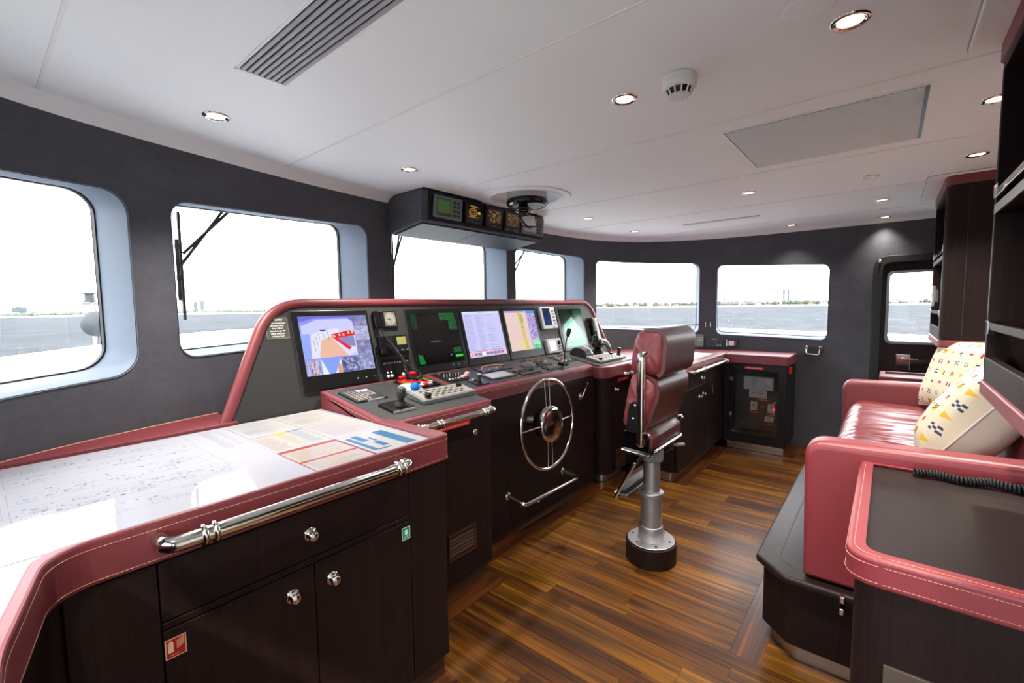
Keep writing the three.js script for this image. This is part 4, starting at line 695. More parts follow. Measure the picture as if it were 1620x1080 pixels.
{
  const c = thing('alarm_locker', 'low black locker with a clear door and alarm panels against the starboard wall', 'cabinet', [5.0, 0, -0.97]);
  part('plinth', bx(4.85, 5.24, 0, 0.1, -1.22, -0.72, 0.003), std('mirrorSteel', 0xd0ccc6, 0.16, 1), c);
  // box open towards the room
  part('carcass', [bx(4.83, 5.28, 0.1, 0.13, -1.25, -0.7, 0.003), bx(4.83, 5.28, 0.84, 0.866, -1.25, -0.7, 0.003), bx(4.83, 5.28, 0.12, 0.85, -1.25, -1.225, 0.003), bx(4.83, 5.28, 0.12, 0.85, -0.725, -0.7, 0.003), bx(5.1, 5.28, 0.12, 0.85, -1.24, -0.71, 0.002)], M.black, c);
  const ex = (pts, holes, x0, x1, b) => { const s = roundPath(pts.map(([z, y, r]) => [-z, y, r])); for (const h of holes) s.holes.push(roundPath(h.map(([z, y, r]) => [-z, y, r]), THREE.Path)); return new THREE.ExtrudeGeometry(s, { depth: x1 - x0 - 2 * b, bevelEnabled: true, bevelSize: b, bevelThickness: b, bevelOffset: -b, bevelSegments: 2 }).rotateY(Math.PI / 2).translate(x0 + b, 0, 0); };
  part('front_frame', ex([[-0.7, 0.085, 0.01], [-0.7, 0.866, 0.01], [-1.25, 0.866, 0.01], [-1.25, 0.085, 0.01]], [[[-0.765, 0.175, 0.005], [-0.765, 0.81, 0.005], [-1.195, 0.81, 0.005], [-1.195, 0.175, 0.005]]], 4.8, 4.835, 0.005), M.black, c);
  const door = part('clear_door', bx(4.806, 4.811, 0.178, 0.807, -1.192, -0.768, 0.001), M.glass, c);
  for (const y of [0.71, 0.36]) part('hinge', bx(4.797, 4.806, y - 0.018, y + 0.018, -1.19, -1.165, 0.003), M.steel, door);
  part('door_knob', cyl(0.016, 0.018, [4.806, 0.507, -0.8], '-x', 16), M.chrome, door);
  part('leather_top', prism([[4.79, -1.24, 0], [4.79, -0.685, 0.05], [5.27, -0.685, 0.02], [5.266, -1.296, 0], [4.801, -1.2385, 0]], 0.866, 0.955, 0.006), M.leather, c);
  part('board', bx(5.09, 5.1, 0.16, 0.82, -1.2, -0.76, 0.001), M.darkGrey, c);
  const redT = (t) => canvasTex(200, 36, (k, w, h) => { k.fillStyle = '#c01a20'; k.fillRect(0, 0, w, h); k.fillStyle = '#f6d6d0'; k.font = 'bold 18px sans-serif'; k.textAlign = 'center'; k.fillText(t, w / 2, 25, w - 10); });
  const onX = (n, z0, z1, y0, y1, x, mat, parent, lab) => part(n, plate(z1 - z0, y1 - y0, 0.006).rotateY(-Math.PI / 2).translate(x, (y0 + y1) / 2, (z0 + z1) / 2), mat, parent, lab, true);
  onX('label_strip', -1.06, -0.896, 0.818, 0.84, 4.799, mapped('fireLabel', redT('FIRE ALARM PANEL'), 0.4), c, 'red label strip with white text');
  // fittings behind the door: deep things carried on the board
  const pan = canvasTex(300, 150, (k, w, h) => { k.fillStyle = '#b9c0c6'; k.fillRect(0, 0, w, h); k.fillStyle = '#9aa2aa'; k.fillRect(90, 10, 40, 95); for (let i = 0; i < 9; i++) for (let j = 0; j < 3; j++) { k.fillStyle = '#c4c8cc'; k.fillRect(96 + j * 38, 14 + i * 10, 20, 5); } k.fillStyle = '#aeb2b6'; for (let i = 0; i < 6; i++) k.fillRect(80 + i * 32, 116, 22, 14); k.fillStyle = '#d8dadc'; k.fillRect(230, 20, 46, 60); });
  part('alarm_panel', bx(5.0, 5.09, 0.585, 0.72, -1.11, -0.84, 0.006), M.lightGrey, c);
  onX('panel_face', -1.105, -0.845, 0.59, 0.715, 4.998, mapped('alarmFace', pan, 0.4), c);
  const note = canvasTex(200, 110, (k, w, h) => { k.fillStyle = '#dccfca'; k.fillRect(0, 0, w, h); k.strokeStyle = '#b06a60'; k.strokeRect(8, 8, w - 16, h - 16); k.fillStyle = '#4a4a58'; k.fillRect(40, 40, 40, 8); k.fillStyle = '#8898b8'; k.fillRect(90, 44, 70, 14); });
  onX('notice', -1.075, -0.915, 0.49, 0.575, 5.087, mapped('noticeFace', note), c, 'cream notice with a drawing');
  const swT = canvasTex(80, 100, (k, w, h) => { k.fillStyle = '#c9c6b4'; k.fillRect(0, 0, w, h); k.fillStyle = '#3a3a38'; for (let i = 0; i < 5; i++) k.fillRect(14, 14 + i * 16, 52, 5); k.fillStyle = '#e0d060'; k.fillRect(10, 40, 10, 8); });
  for (const [z0, z1, y0, y1, t] of [[-1.055, -0.99, 0.365, 0.455, 'HALON'], [-0.9, -0.835, 0.355, 0.445, 'RELEASE'], [-0.925, -0.845, 0.262, 0.32, 'STOP']]) { const s = part('switch_box', bx(5.06, 5.09, y0, y1, z0, z1, 0.003), M.keyGrey, c); onX('switch_face', z0 + 0.004, z1 - 0.004, y0 + 0.004, y1 - 0.004, 5.058, mapped('sw' + t, swT), s); onX('label_strip', z0 - 0.01, z1 + 0.01, y0 - 0.035, y0 - 0.015, 5.088, mapped('swl' + t, redT(t)), c); }
  onX('label_strip', -1.0, -0.88, 0.465, 0.48, 5.088, mapped('swlA', redT('PUMP ROOM')), c);
  part('call_point', [cyl(0.022, 0.03, [5.09, 0.415, -0.945], '-x', 18)], M.red, c);
  std('redLamp', 0x400000, 0.3, 0, { emissive: 0xff1020, emissiveIntensity: 1.6 });
  part('indicator_lamp', [cyl(0.01, 0.012, [4.806, 0.447, -0.8], '-x', 14)], M.redLamp, c);
  for (const y of [0.4, 0.365]) part('key_switch', cyl(0.007, 0.008, [4.806, y, -0.8], '-x', 12), M.steel, c);
  part('call_box', bx(4.86, 4.9, 0.79, 0.85, -0.7, -0.675, 0.004), M.red, c, 'red call box on the side');
}
// ---------- instruments on the console tops ----------
const SLOPE2 = Math.atan(0.148), SL3 = Math.atan(0.19);
const top2 = (x, z) => [x, 0.9635 + (-1.63 - z) * 0.148, z], top3 = (x, z) => [x, 0.984 + (-1.84 - z) * 0.194, z], topC = (x, z) => [x, 0.968 + (-1.75 - z) * 0.178, z];
const onTop = (name, lab, cat, at, slope = SLOPE2, turn = 0, group) => { const o = thing(name, lab, cat, at, group, true); o.rotation.set(slope, turn, 0, 'XYZ'); return o; };
const keysFace = (bg, fg, cols, rows) => canvasTex(256, 192, (k, w, h) => { k.fillStyle = bg; k.fillRect(0, 0, w, h); for (let i = 0; i < cols; i++) for (let j = 0; j < rows; j++) { k.fillStyle = fg[Math.floor(rnd() * fg.length)]; k.fillRect(8 + i * (w - 12) / cols, 8 + j * (h - 12) / rows, (w - 12) / cols * 0.62, (h - 12) / rows * 0.5); } });
{
  const o = onTop('keypad_panel', 'black flat keypad panel with rows of pale keys at the left of the pedestal top', 'keypad', top2(1.235, -2.0));
  part('base', bx(-0.085, 0.085, 0, 0.006, -0.09, 0.09, 0.002), M.black, o);
  part('face', flat(0.16, 0.17).translate(0, 0.0066, 0), mapped('keypadFace', canvasTex(256, 272, (k, w, h) => { k.fillStyle = '#101112'; k.fillRect(0, 0, w, h); for (let i = 0; i < 7; i++) for (let j = 0; j < 9; j++) { if (j > 5 && i > 3) continue; k.fillStyle = j > 3 ? '#b9b39c' : '#8d8f92'; k.fillRect(20 + i * 32, 20 + j * 27, 20, 12); } k.fillStyle = '#c4c6c8'; k.fillRect(130, 20, 100, 40); })), o, undefined, true);
  part('front_lip', bx(-0.03, 0.06, -0.002, 0.009, 0.09, 0.096, 0.002), M.silver, o);
}
{
  const o = onTop('joystick', 'small black joystick on a square base at the front of the pedestal top', 'joystick', top2(1.265, -1.765));
  part('base', bx(-0.062, 0.062, 0, 0.014, -0.062, 0.062, 0.003), M.black, o);
  part('base_lip', bx(-0.064, 0.064, 0, 0.012, 0.062, 0.066, 0.001), M.silver, o);
  part('boot', lathe([[0, 0.012], [0.031, 0.012], [0.032, 0.018], [0.026, 0.022], [0.027, 0.026], [0.02, 0.031], [0.012, 0.036], [0, 0.036]], [0.012, 0, 0.012], 'y', 24), M.rubber, o);
  part('grip', lathe([[0, 0.034], [0.011, 0.034], [0.013, 0.045], [0.021, 0.058], [0.023, 0.078], [0.02, 0.094], [0.012, 0.101], [0, 0.102]], [0.012, 0, 0.012], 'y', 24), M.darkGrey, o);
}
{
  const o = onTop('trackball', 'silver trackball with a bright blue ball behind the grey keyboard', 'trackball', top2(1.47, -1.925), SLOPE2, 0.4);
  const g = new THREE.SphereGeometry(1, 28, 18).scale(0.045, 0.034, 0.075).translate(0, 0.012, 0.0), p = g.attributes.position; for (let i = 0; i < p.count; i++) if (p.getY(i) < 0) p.setY(i, 0); g.computeVertexNormals();
  part('shell', g, M.silver, o); part('ball', new THREE.SphereGeometry(0.026, 24, 16).translate(-0.012, 0.036, 0.03), M.blueBall, o);
  part('skirt', lathe([[0, 0], [0.05, 0], [0.05, 0.006], [0, 0.006]], [0, 0, 0], 'y', 24).scale(1, 1, 1.5), M.darkGrey, o);
}
const keyboard = (lab, at, w, d, cols, rows, slope) => {
  const o = onTop('keyboard', lab, 'keyboard', at, slope);
  part('case', slabX([[d / 2, 0, 0.002], [d / 2, 0.02, 0.004], [-d / 2, 0.03, 0.004], [-d / 2, 0, 0.002]], -w / 2, w / 2, 0.005), M.midGrey, o);
  part('key_plate', slabX([[d / 2 - 0.012, 0.0195, 0], [d / 2 - 0.012, 0.0225, 0], [-d / 2 + 0.012, 0.0315, 0], [-d / 2 + 0.012, 0.028, 0]], -w / 2 + 0.012, w / 2 - 0.012, 0.0008), M.keyGrey, o);
  const kw = (w - 0.1) / cols, kd = (d - 0.045) / rows;
  for (let i = 0; i < cols; i++) for (let j = 0; j < rows; j++) { if (i < 2 && j === rows - 1) continue; const z = -d / 2 + 0.022 + (j + 0.5) * kd, y = 0.0305 - (z + d / 2) / d * 0.01; part('key', bx(-w / 2 + 0.05 + i * kw, -w / 2 + 0.05 + i * kw + kw * 0.72, y - 0.002, y + 0.0035, z - kd * 0.32, z + kd * 0.32, 0.001, 1), (i + j) % 2 ? M.keyGrey : M.darkGrey, o); }
  for (const [x, z] of [[-w / 2 + 0.045, d / 2 - 0.03], [w / 2 - 0.045, -d / 2 + 0.04]]) part('dial', lathe([[0, 0], [0.017, 0], [0.016, 0.02], [0.014, 0.022], [0, 0.022]], [x, 0.022, z], 'y', 20), M.black, o);
  return o;
};
keyboard('grey radar keyboard with two dials at the front right of the left pedestal', top2(1.575, -1.79), 0.36, 0.135, 12, 5);
keyboard('pale grey radar keyboard on the right-hand pedestal behind the chair', topC(3.47, -1.86), 0.4, 0.14, 12, 5, SL3 - 0.02);
{
  const o = onTop('alarm_button_panel', 'block of red, green and white lit push buttons beside the coiled cord', 'button panel', top2(1.6, -2.03));
  part('base', bx(-0.1, 0.1, 0, 0.008, -0.09, 0.08, 0.002), M.black, o);
  std('btnRed', 0xd01018, 0.35, 0, { emissive: 0xff2010, emissiveIntensity: 0.06 }); std('btnOrange', 0xc8541a, 0.35, 0, { emissive: 0xff6010, emissiveIntensity: 0.12 }); std('btnGreen', 0x0d8a48, 0.35);
  const cols = [M.btnRed, M.black, M.btnOrange, M.btnRed, M.btnGreen, M.black, M.white, M.btnRed, M.lightGrey, M.black];
  for (let i = 0; i < 6; i++) for (let j = 0; j < 5; j++) part('button', bx(-0.085 + i * 0.029, -0.085 + i * 0.029 + 0.022, 0.006, 0.016, -0.075 + j * 0.03, -0.075 + j * 0.03 + 0.022, 0.002), j < 3 ? cols[(i * 3 + j * 2) % 5] : cols[5 + (i + j) % 5], o);
}
{
  const o = onTop('emergency_handset', 'red emergency handset lying at the back of the left pedestal top', 'handset', top2(1.6, -2.135));
  part('handset', [bx(-0.05, 0.04, 0.006, 0.024, -0.016, 0.012, 0.008), bx(0.02, 0.07, 0.004, 0.04, -0.018, 0.014, 0.009)], M.red, o);
  part('cradle', bx(-0.06, 0.06, 0, 0.008, -0.02, 0.016, 0.003), M.black, o);
}
// row of modules let into the ledge behind the wheel
const moduleBox = (lab, at, w, d, build, slope = SL3) => { const o = onTop('console_module', lab, 'control panel', at, slope); part('plate', bx(-w / 2, w / 2, -0.002, 0.005, -d / 2, d / 2, 0.002), M.black, o); build(o, w, d); return o; };
const knobUp = (o, x, z, r = 0.012, h = 0.022, mat = M.black) => part('knob', lathe([[0, 0.004], [r * 1.2, 0.004], [r * 1.2, 0.008], [r, 0.009], [r * 0.92, h], [r * 0.8, h + 0.002], [0, h + 0.002]], [x, 0, z], 'y', 18), mat, o);
const btnRow = (o, x0, z, n, st, mat, s = 0.011) => { for (let i = 0; i < n; i++) part('button', bx(x0 + i * st, x0 + i * st + s, 0.004, 0.011, z - s / 2, z + s / 2, 0.0015, 1), Array.isArray(mat) ? mat[i % mat.length] : mat, o); };
moduleBox('black switch panel with rows of small toggles left on the wheel ledge', top3(1.87, -2.05), 0.16, 0.17, (o) => { btnRow(o, -0.07, -0.06, 7, 0.021, [M.darkGrey, M.midGrey]); btnRow(o, -0.07, -0.03, 7, 0.021, M.darkGrey); for (let i = 0; i < 6; i++) part('toggle', [rod([-0.06 + i * 0.024, 0.004, 0.005], [-0.058 + i * 0.024, 0.024, -0.002], 0.003)], M.steel, o); btnRow(o, -0.06, 0.05, 5, 0.024, [M.white, M.lightGrey, M.lightGrey]); });
moduleBox('black steering mode panel with a tall rotary knob on the wheel ledge', top3(1.955, -1.9), 0.1, 0.1, (o) => { knobUp(o, 0.0, 0.0, 0.024, 0.02); knobUp(o, 0, 0, 0.014, 0.048, M.darkGrey); part('knob_cap', cyl(0.012, 0.003, [0, 0.05, 0], 'y', 16), M.silver, o); btnRow(o, -0.04, -0.038, 4, 0.022, M.white, 0.008); });
{
  const o = onTop('console_handset', 'small pink-white handset lying among the switches on the wheel ledge', 'handset', top3(1.935, -2.0), SL3, 0.3);
  std('pinkish', 0xd9a79c, 0.5); part('body', [bx(-0.04, 0.04, 0.008, 0.022, -0.012, 0.012, 0.007), bx(0.015, 0.045, 0.008, 0.034, -0.014, 0.014, 0.008)], M.pinkish, o); part('rest', bx(-0.035, 0.035, 0, 0.009, -0.012, 0.012, 0.003), M.black, o);
}
moduleBox('flat grey touch pad panel on the wheel ledge left of the wheel top', top3(2.19, -1.945), 0.24, 0.12, (o) => { part('pad', bx(-0.1, 0.1, 0.004, 0.007, -0.045, 0.045, 0.002), M.lightGrey, o); });
moduleBox('autopilot panel with a curved brass scale behind the touch pad', top3(2.28, -2.08), 0.3, 0.12, (o) => { part('scale_arc', tube([[-0.13, 0.008, 0.02], [-0.06, 0.008, -0.03], [0.04, 0.008, -0.04], [0.13, 0.008, -0.01]], 0.004, 30, 6), M.stitch, o); btnRow(o, -0.1, 0.035, 8, 0.026, [M.midGrey, M.lightGrey, M.green]); knobUp(o, 0.1, 0.02, 0.01, 0.014); });
moduleBox('black key panel right of the touch pad on the wheel ledge', top3(2.46, -1.92), 0.2, 0.11, (o) => { btnRow(o, -0.085, -0.03, 7, 0.025, [M.green, M.darkGrey, M.midGrey]); btnRow(o, -0.085, 0.0, 7, 0.025, M.darkGrey); part('pad', bx(-0.08, 0.08, 0.004, 0.0065, 0.015, 0.045, 0.001), M.panelGrey, o); });
{
  const o = onTop('computer_mouse', 'dark grey rounded computer mouse on the wheel ledge', 'mouse', top3(2.585, -2.01), SL3, 0.5);
  const g = new THREE.SphereGeometry(1, 24, 14).scale(0.032, 0.034, 0.056), p = g.attributes.position; for (let i = 0; i < p.count; i++) if (p.getY(i) < 0) p.setY(i, 0); g.computeVertexNormals();
  part('shell', g, M.midGrey, o); part('wheel', ring(0.008, 0.004, [0, 0.03, -0.028], 'x', 16), M.black, o); part('button_split', bx(-0.001, 0.001, 0.02, 0.0335, -0.04, -0.005, 0), M.black, o);
}
moduleBox('engine control panel with coloured buttons near the gooseneck microphone', top3(2.73, -2.04), 0.2, 0.16, (o) => { btnRow(o, -0.08, -0.05, 6, 0.028, [M.lightGrey, M.midGrey, M.darkGrey], 0.014); btnRow(o, -0.08, -0.01, 6, 0.028, [M.darkGrey, M.btnOrange, M.midGrey], 0.014); knobUp(o, 0.05, 0.045, 0.014, 0.02, M.lightGrey); knobUp(o, -0.04, 0.045, 0.012, 0.016); });
moduleBox('low black panel with two pale buttons in front of the engine panel', top3(2.74, -1.9), 0.18, 0.08, (o) => { part('pad', bx(-0.07, 0.02, 0.004, 0.008, -0.025, 0.025, 0.001), M.panelGrey, o); btnRow(o, 0.03, -0.01, 2, 0.028, M.lightGrey, 0.016); });
moduleBox('switch panel with orange and white keys right of the microphone', top3(3.06, -2.03), 0.18, 0.18, (o) => { btnRow(o, -0.07, -0.06, 5, 0.03, [M.darkGrey, M.btnGreen, M.lightGrey], 0.015); btnRow(o, -0.07, -0.02, 5, 0.03, [M.btnOrange, M.pinkish, M.midGrey], 0.015); btnRow(o, -0.07, 0.02, 5, 0.03, [M.lightGrey, M.darkGrey], 0.015); btnRow(o, -0.07, 0.06, 4, 0.03, [M.pinkish, M.white, M.darkGrey], 0.018); });
{
  const b = top3(2.925, -1.915), o = thing('gooseneck_microphone', 'black gooseneck microphone standing on the ledge in front of the green monitor', 'microphone', b);
  part('foot', [bx(b[0] - 0.05, b[0] + 0.03, b[1] - 0.004, b[1] + 0.022, b[2] - 0.03, b[2] + 0.025, 0.006)], M.black, o);
  part('gooseneck', tube([[b[0], b[1] + 0.02, b[2]], [b[0] + 0.003, b[1] + 0.1, b[2] + 0.006], [b[0] + 0.005, b[1] + 0.19, b[2] + 0.02], [b[0] + 0.006, b[1] + 0.225, b[2] + 0.03]], 0.0045, 30, 8), M.black, o);
  part('capsule', lathe([[0, 0], [0.008, 0], [0.015, 0.012], [0.017, 0.03], [0.017, 0.055], [0.012, 0.066], [0, 0.068]], [b[0] + 0.006, b[1] + 0.215, b[2] + 0.028], V(0, 1, 0.25), 18), M.rubber, o);
  part('button', [cyl(0.005, 0.006, [b[0] - 0.035, b[1] + 0.02, b[2]], 'y', 12)], M.white, o);
}
{
  const o = onTop('throttle_control', 'half-round dark grey throttle housing with a tall black lever on the right pedestal', 'throttle', topC(3.37, -2.03), SL3);
  const dome = new THREE.CylinderGeometry(0.075, 0.075, 0.13, 32, 1, false, 0, Math.PI).rotateZ(Math.PI / 2).rotateX(0); 
  part('housing', slabX([[0.085, 0, 0], [0.08, 0.04, 0.02], [0.04, 0.075, 0.03], [-0.04, 0.075, 0.03], [-0.08, 0.04, 0.02], [-0.085, 0, 0]], -0.06, 0.06, 0.006), M.darkGrey, o);
  part('scale_band', slabX([[0.083, 0.006, 0], [0.079, 0.041, 0.02], [0.04, 0.0765, 0.03], [-0.04, 0.0765, 0.03], [-0.079, 0.041, 0.02], [-0.083, 0.006, 0]], 0.03, 0.058, 0.001), M.silver, o);
  part('orange_mark', bx(0.062, 0.16, 0, 0.005, -0.03, 0.05, 0.001), M.btnOrange, o);
}
{
  const b = topC(3.58, -1.99), o = thing('joystick_control', 'chunky black azimuth joystick with a curved pale hand rest on the right pedestal', 'joystick', b);
  const q = (x, y, z) => [b[0] + x, b[1] + y, b[2] + z];
  part('base', lathe([[0, -0.01], [0.055, -0.01], [0.05, 0.03], [0.035, 0.05], [0.03, 0.06], [0, 0.06]], b, 'y', 24), M.black, o);
  part('grip', [new THREE.SphereGeometry(1, 20, 14).scale(0.07, 0.05, 0.05).translate(...q(0, 0.1, 0)), new THREE.SphereGeometry(1, 18, 12).scale(0.03, 0.05, 0.03).translate(...q(-0.035, 0.14, 0)), cyl(0.014, 0.05, q(-0.035, 0.165, 0), 'y', 14)], M.black, o);
  part('hand_rest', tube([q(0.01, 0.13, 0.02), q(0.08, 0.12, 0.03), q(0.14, 0.075, 0.035), q(0.17, 0.03, 0.035)], 0.016, 24, 10), M.silver, o);
  part('strap', tube([q(-0.03, 0.1, 0.045), q(0.05, 0.09, 0.055), q(0.13, 0.045, 0.055)], 0.009, 20, 8), M.rubber, o);
}
{
  const o = onTop('joystick', 'short black toggle joystick with square top beside the chair headrest', 'joystick', topC(3.72, -1.86), SL3);
  part('base', bx(-0.05, 0.05, 0, 0.016, -0.05, 0.05, 0.003), M.silver, o); part('boot', lathe([[0, 0.014], [0.022, 0.014], [0.018, 0.03], [0.01, 0.035], [0, 0.035]], [0, 0, 0], 'y', 18), M.rubber, o); part('grip', bx(-0.014, 0.014, 0.032, 0.085, -0.012, 0.012, 0.005), M.black, o);
}
// devices on the leaning panel
{
  const o = onPanel('clock', 'square black clock with a pale dial beside the top of the camera monitor', 'clock', 1.6, 0.388);
  part('case', slabZ(rect(-0.06, 0.05, 0, 0.1, 0.008), 0, 0.014, 0.003), M.black, o);
  const t = canvasTex(160, 160, (k, w, h) => { k.fillStyle = '#5a5a5a'; k.fillRect(0, 0, w, h); k.fillStyle = '#8f8c83'; k.beginPath(); k.arc(80, 80, 74, 0, 7); k.fill(); k.strokeStyle = '#2a2a2a'; k.lineWidth = 5; for (let i = 0; i < 12; i++) { const a = i * Math.PI / 6; k.beginPath(); k.moveTo(80 + 54 * Math.cos(a), 80 + 54 * Math.sin(a)); k.lineTo(80 + 70 * Math.cos(a), 80 + 70 * Math.sin(a)); k.stroke(); } k.fillStyle = '#8a867c'; k.beginPath(); k.arc(80, 80, 26, 0, 7); k.fill(); });
  part('dial', plate(0.078, 0.084).translate(0, 0.05, 0.0148), mapped('clockFace', t, 0.35), o, undefined, true);
  part('hand', [bx(-0.001, 0.002, 0.02, 0.05, 0.0158, 0.0168, 0), bx(-0.018, 0.0, 0.049, 0.052, 0.0158, 0.0168, 0)], M.black, o);
}
const coil = (pts, r, turns, wire, steps = 14) => { const c = new THREE.CatmullRomCurve3(pts.map((p) => V(...p)), false, 'centripetal'), N = turns * steps, fr = c.computeFrenetFrames(N, false), out = []; for (let i = 0; i <= N; i++) { const f = i / N, p = c.getPointAt(f), a = f * turns * Math.PI * 2; out.push(p.addScaledVector(fr.normals[i], Math.cos(a) * r).addScaledVector(fr.binormals[i], Math.sin(a) * r)); } return new THREE.TubeGeometry(new THREE.CatmullRomCurve3(out), N, wire, 5); };
{
  const o = onPanel('radio_handset', 'black radio handset with a glossy spine hanging left of the clock', 'handset', 1.502, 0.385);
  part('body', slabZ([[-0.016, 0, 0.006], [0.022, 0, 0.006], [0.016, 0.1, 0.008], [-0.018, 0.1, 0.008]], 0.006, 0.034, 0.006), M.blackGloss, o); part('cradle', slabZ(rect(-0.01, 0.014, 0.01, 0.09, 0.004), 0, 0.008, 0.002), M.darkGrey, o);
  part('cord', [tube([[0.012, 0.0, 0.02], [0.03, -0.05, 0.03], [0.05, -0.1, 0.045]], 0.004, 20, 6), coil([[0.05, -0.1, 0.045], [0.075, -0.16, 0.055], [0.095, -0.2, 0.06], [0.1, -0.27, 0.065], [0.1, -0.31, 0.09], [0.12, -0.33, 0.12], [0.15, -0.325, 0.12], [0.165, -0.29, 0.1]], 0.009, 42, 0.0034), tube([[0.165, -0.29, 0.1], [0.13, -0.22, 0.04], [0.1, -0.18, 0.02]], 0.003, 12, 5)], M.rubber, o);
}
{
  const o = onPanel('vhf_radio', 'black marine radio with a small olive display between the two left monitors', 'radio', 1.59, 0.215);
  part('case', slabZ(rect(-0.1, 0.1, 0, 0.122, 0.006), 0, 0.022, 0.003), M.black, o);
  std('olive', 0x8b8a56, 0.3, 0, { emissive: 0x8b8a40, emissiveIntensity: 0.15 }); part('display_screen', bx(0.022, 0.088, 0.064, 0.112, 0.021, 0.0232, 0.001), M.olive, o);
  for (let i = 0; i < 8; i++) part('speaker_slot', bx(-0.065, -0.005, 0.052 + i * 0.008, 0.055 + i * 0.008, 0.021, 0.0235, 0), M.darkGrey, o);
  for (const x of [0.005, 0.045, 0.08]) part('knob', lathe([[0, 0], [0.011, 0], [0.009, 0.014], [0, 0.014]], [x, 0.026, 0.022], 'z', 16), M.darkGrey, o);
  part('fist_microphone', slabZ([[-0.11, 0.01, 0.008], [-0.07, 0.0, 0.008], [-0.082, 0.11, 0.008], [-0.112, 0.115, 0.008]], 0.022, 0.05, 0.006), M.blackGloss, o);
}
{
  const o = onPanel('intercom_panel', 'black intercom panel with white round buttons below the marine radio', 'control panel', 1.588, 0.075);
  part('face_plate', slabZ(rect(-0.1, 0.1, 0, 0.13, 0.004), 0, 0.006, 0.002), M.black, o);
  for (const [x, y, r] of [[-0.07, 0.03, 0.0085], [-0.045, 0.03, 0.0085], [0.035, 0.03, 0.0095], [0.06, 0.03, 0.0095], [0.05, 0.05, 0.005], [-0.07, 0.05, 0.005], [-0.045, 0.05, 0.005]]) part('button', cyl(r, 0.006, [x, y, 0.006], 'z', 16), M.white, o);
  for (let i = 0; i < 10; i++) part('lamp_switch', bx(-0.085 + i * 0.018, -0.077 + i * 0.018, 0.1, 0.108, 0.005, 0.01, 0.001, 1), i % 3 ? M.midGrey : M.lightGrey, o);
}
{
  const o = onPanel('navigation_display', 'grey framed small display in the upper gap between the chart monitor and the green monitor', 'display', 3.195, 0.3);
  part('case', slabZ(rect(-0.108, 0.108, 0, 0.195, 0.01), 0, 0.03, 0.006), M.lightGrey, o);
  const t = canvasTex(128, 160, (k, w, h) => { const g = k.createLinearGradient(0, 0, w, h); g.addColorStop(0, '#24345c'); g.addColorStop(1, '#3f62a8'); k.fillStyle = g; k.fillRect(0, 0, w, h); });
  part('display_screen', plate(0.105, 0.15).translate(-0.025, 0.105, 0.0308), screen('navScreen', t, 0.35), o, undefined, true);
  for (let i = 0; i < 5; i++) part('button', bx(0.052, 0.088, 0.04 + i * 0.028, 0.052 + i * 0.028, 0.028, 0.034, 0.002), M.midGrey, o);
  part('maker_mark', bx(0.03, 0.07, 0.01, 0.016, 0.029, 0.0306, 0), M.darkGrey, o);
}
{
  const o = onPanel('navigation_display', 'silver small display with a white screen and round dial below the grey framed one', 'display', 3.19, 0.09);
  part('case', slabZ(rect(-0.112, 0.1, 0, 0.122, 0.012), 0, 0.034, 0.006), M.lightGrey, o);
  const t = canvasTex(64, 64, (k) => { k.fillStyle = '#dde2e6'; k.fillRect(0, 0, 64, 64); k.fillStyle = '#eef2f4'; k.fillRect(6, 6, 40, 48); });
  part('display_screen', plate(0.09, 0.088).translate(-0.035, 0.062, 0.0348), screen('navScreen2', t, 0.6), o, undefined, true);
  part('dial', lathe([[0, 0], [0.02, 0], [0.018, 0.012], [0, 0.013]], [0.06, 0.085, 0.034], 'z', 20), M.black, o); for (const [x, y] of [[0.055, 0.045], [0.075, 0.05], [0.05, 0.025], [0.078, 0.025]]) part('button', cyl(0.006, 0.006, [x, y, 0.033], 'z', 12), M.darkGrey, o);
}
for (const [x, lab, mat] of [[3.86, 'left black telephone handset clipped at the right end of the helm panel', 'blackGloss'], [3.93, 'right pale-backed telephone handset clipped at the right end of the helm panel', 'silver']]) {
  const o = onPanel('telephone_handset', lab, 'telephone', x, 0.13);
  part('handset', slabZ([[-0.025, 0, 0.01], [0.025, 0, 0.01], [0.02, 0.24, 0.01], [-0.02, 0.24, 0.01]], 0.02, 0.06, 0.009), M[mat], o);
  part('earpiece', [slabZ(rect(-0.026, 0.026, 0.17, 0.25, 0.012), 0.012, 0.03, 0.005), slabZ(rect(-0.026, 0.026, -0.01, 0.06, 0.012), 0.012, 0.03, 0.005)], M.black, o);
  part('cradle', slabZ(rect(-0.03, 0.03, 0.03, 0.2, 0.006), 0, 0.014, 0.003), M.darkGrey, o);
  part('cord', coil([[-0.01, -0.01, 0.04], [-0.03, -0.04, 0.05], [-0.01, -0.06, 0.06], [0.02, -0.02, 0.06]], 0.007, 10, 0.0025), M.rubber, o);
}
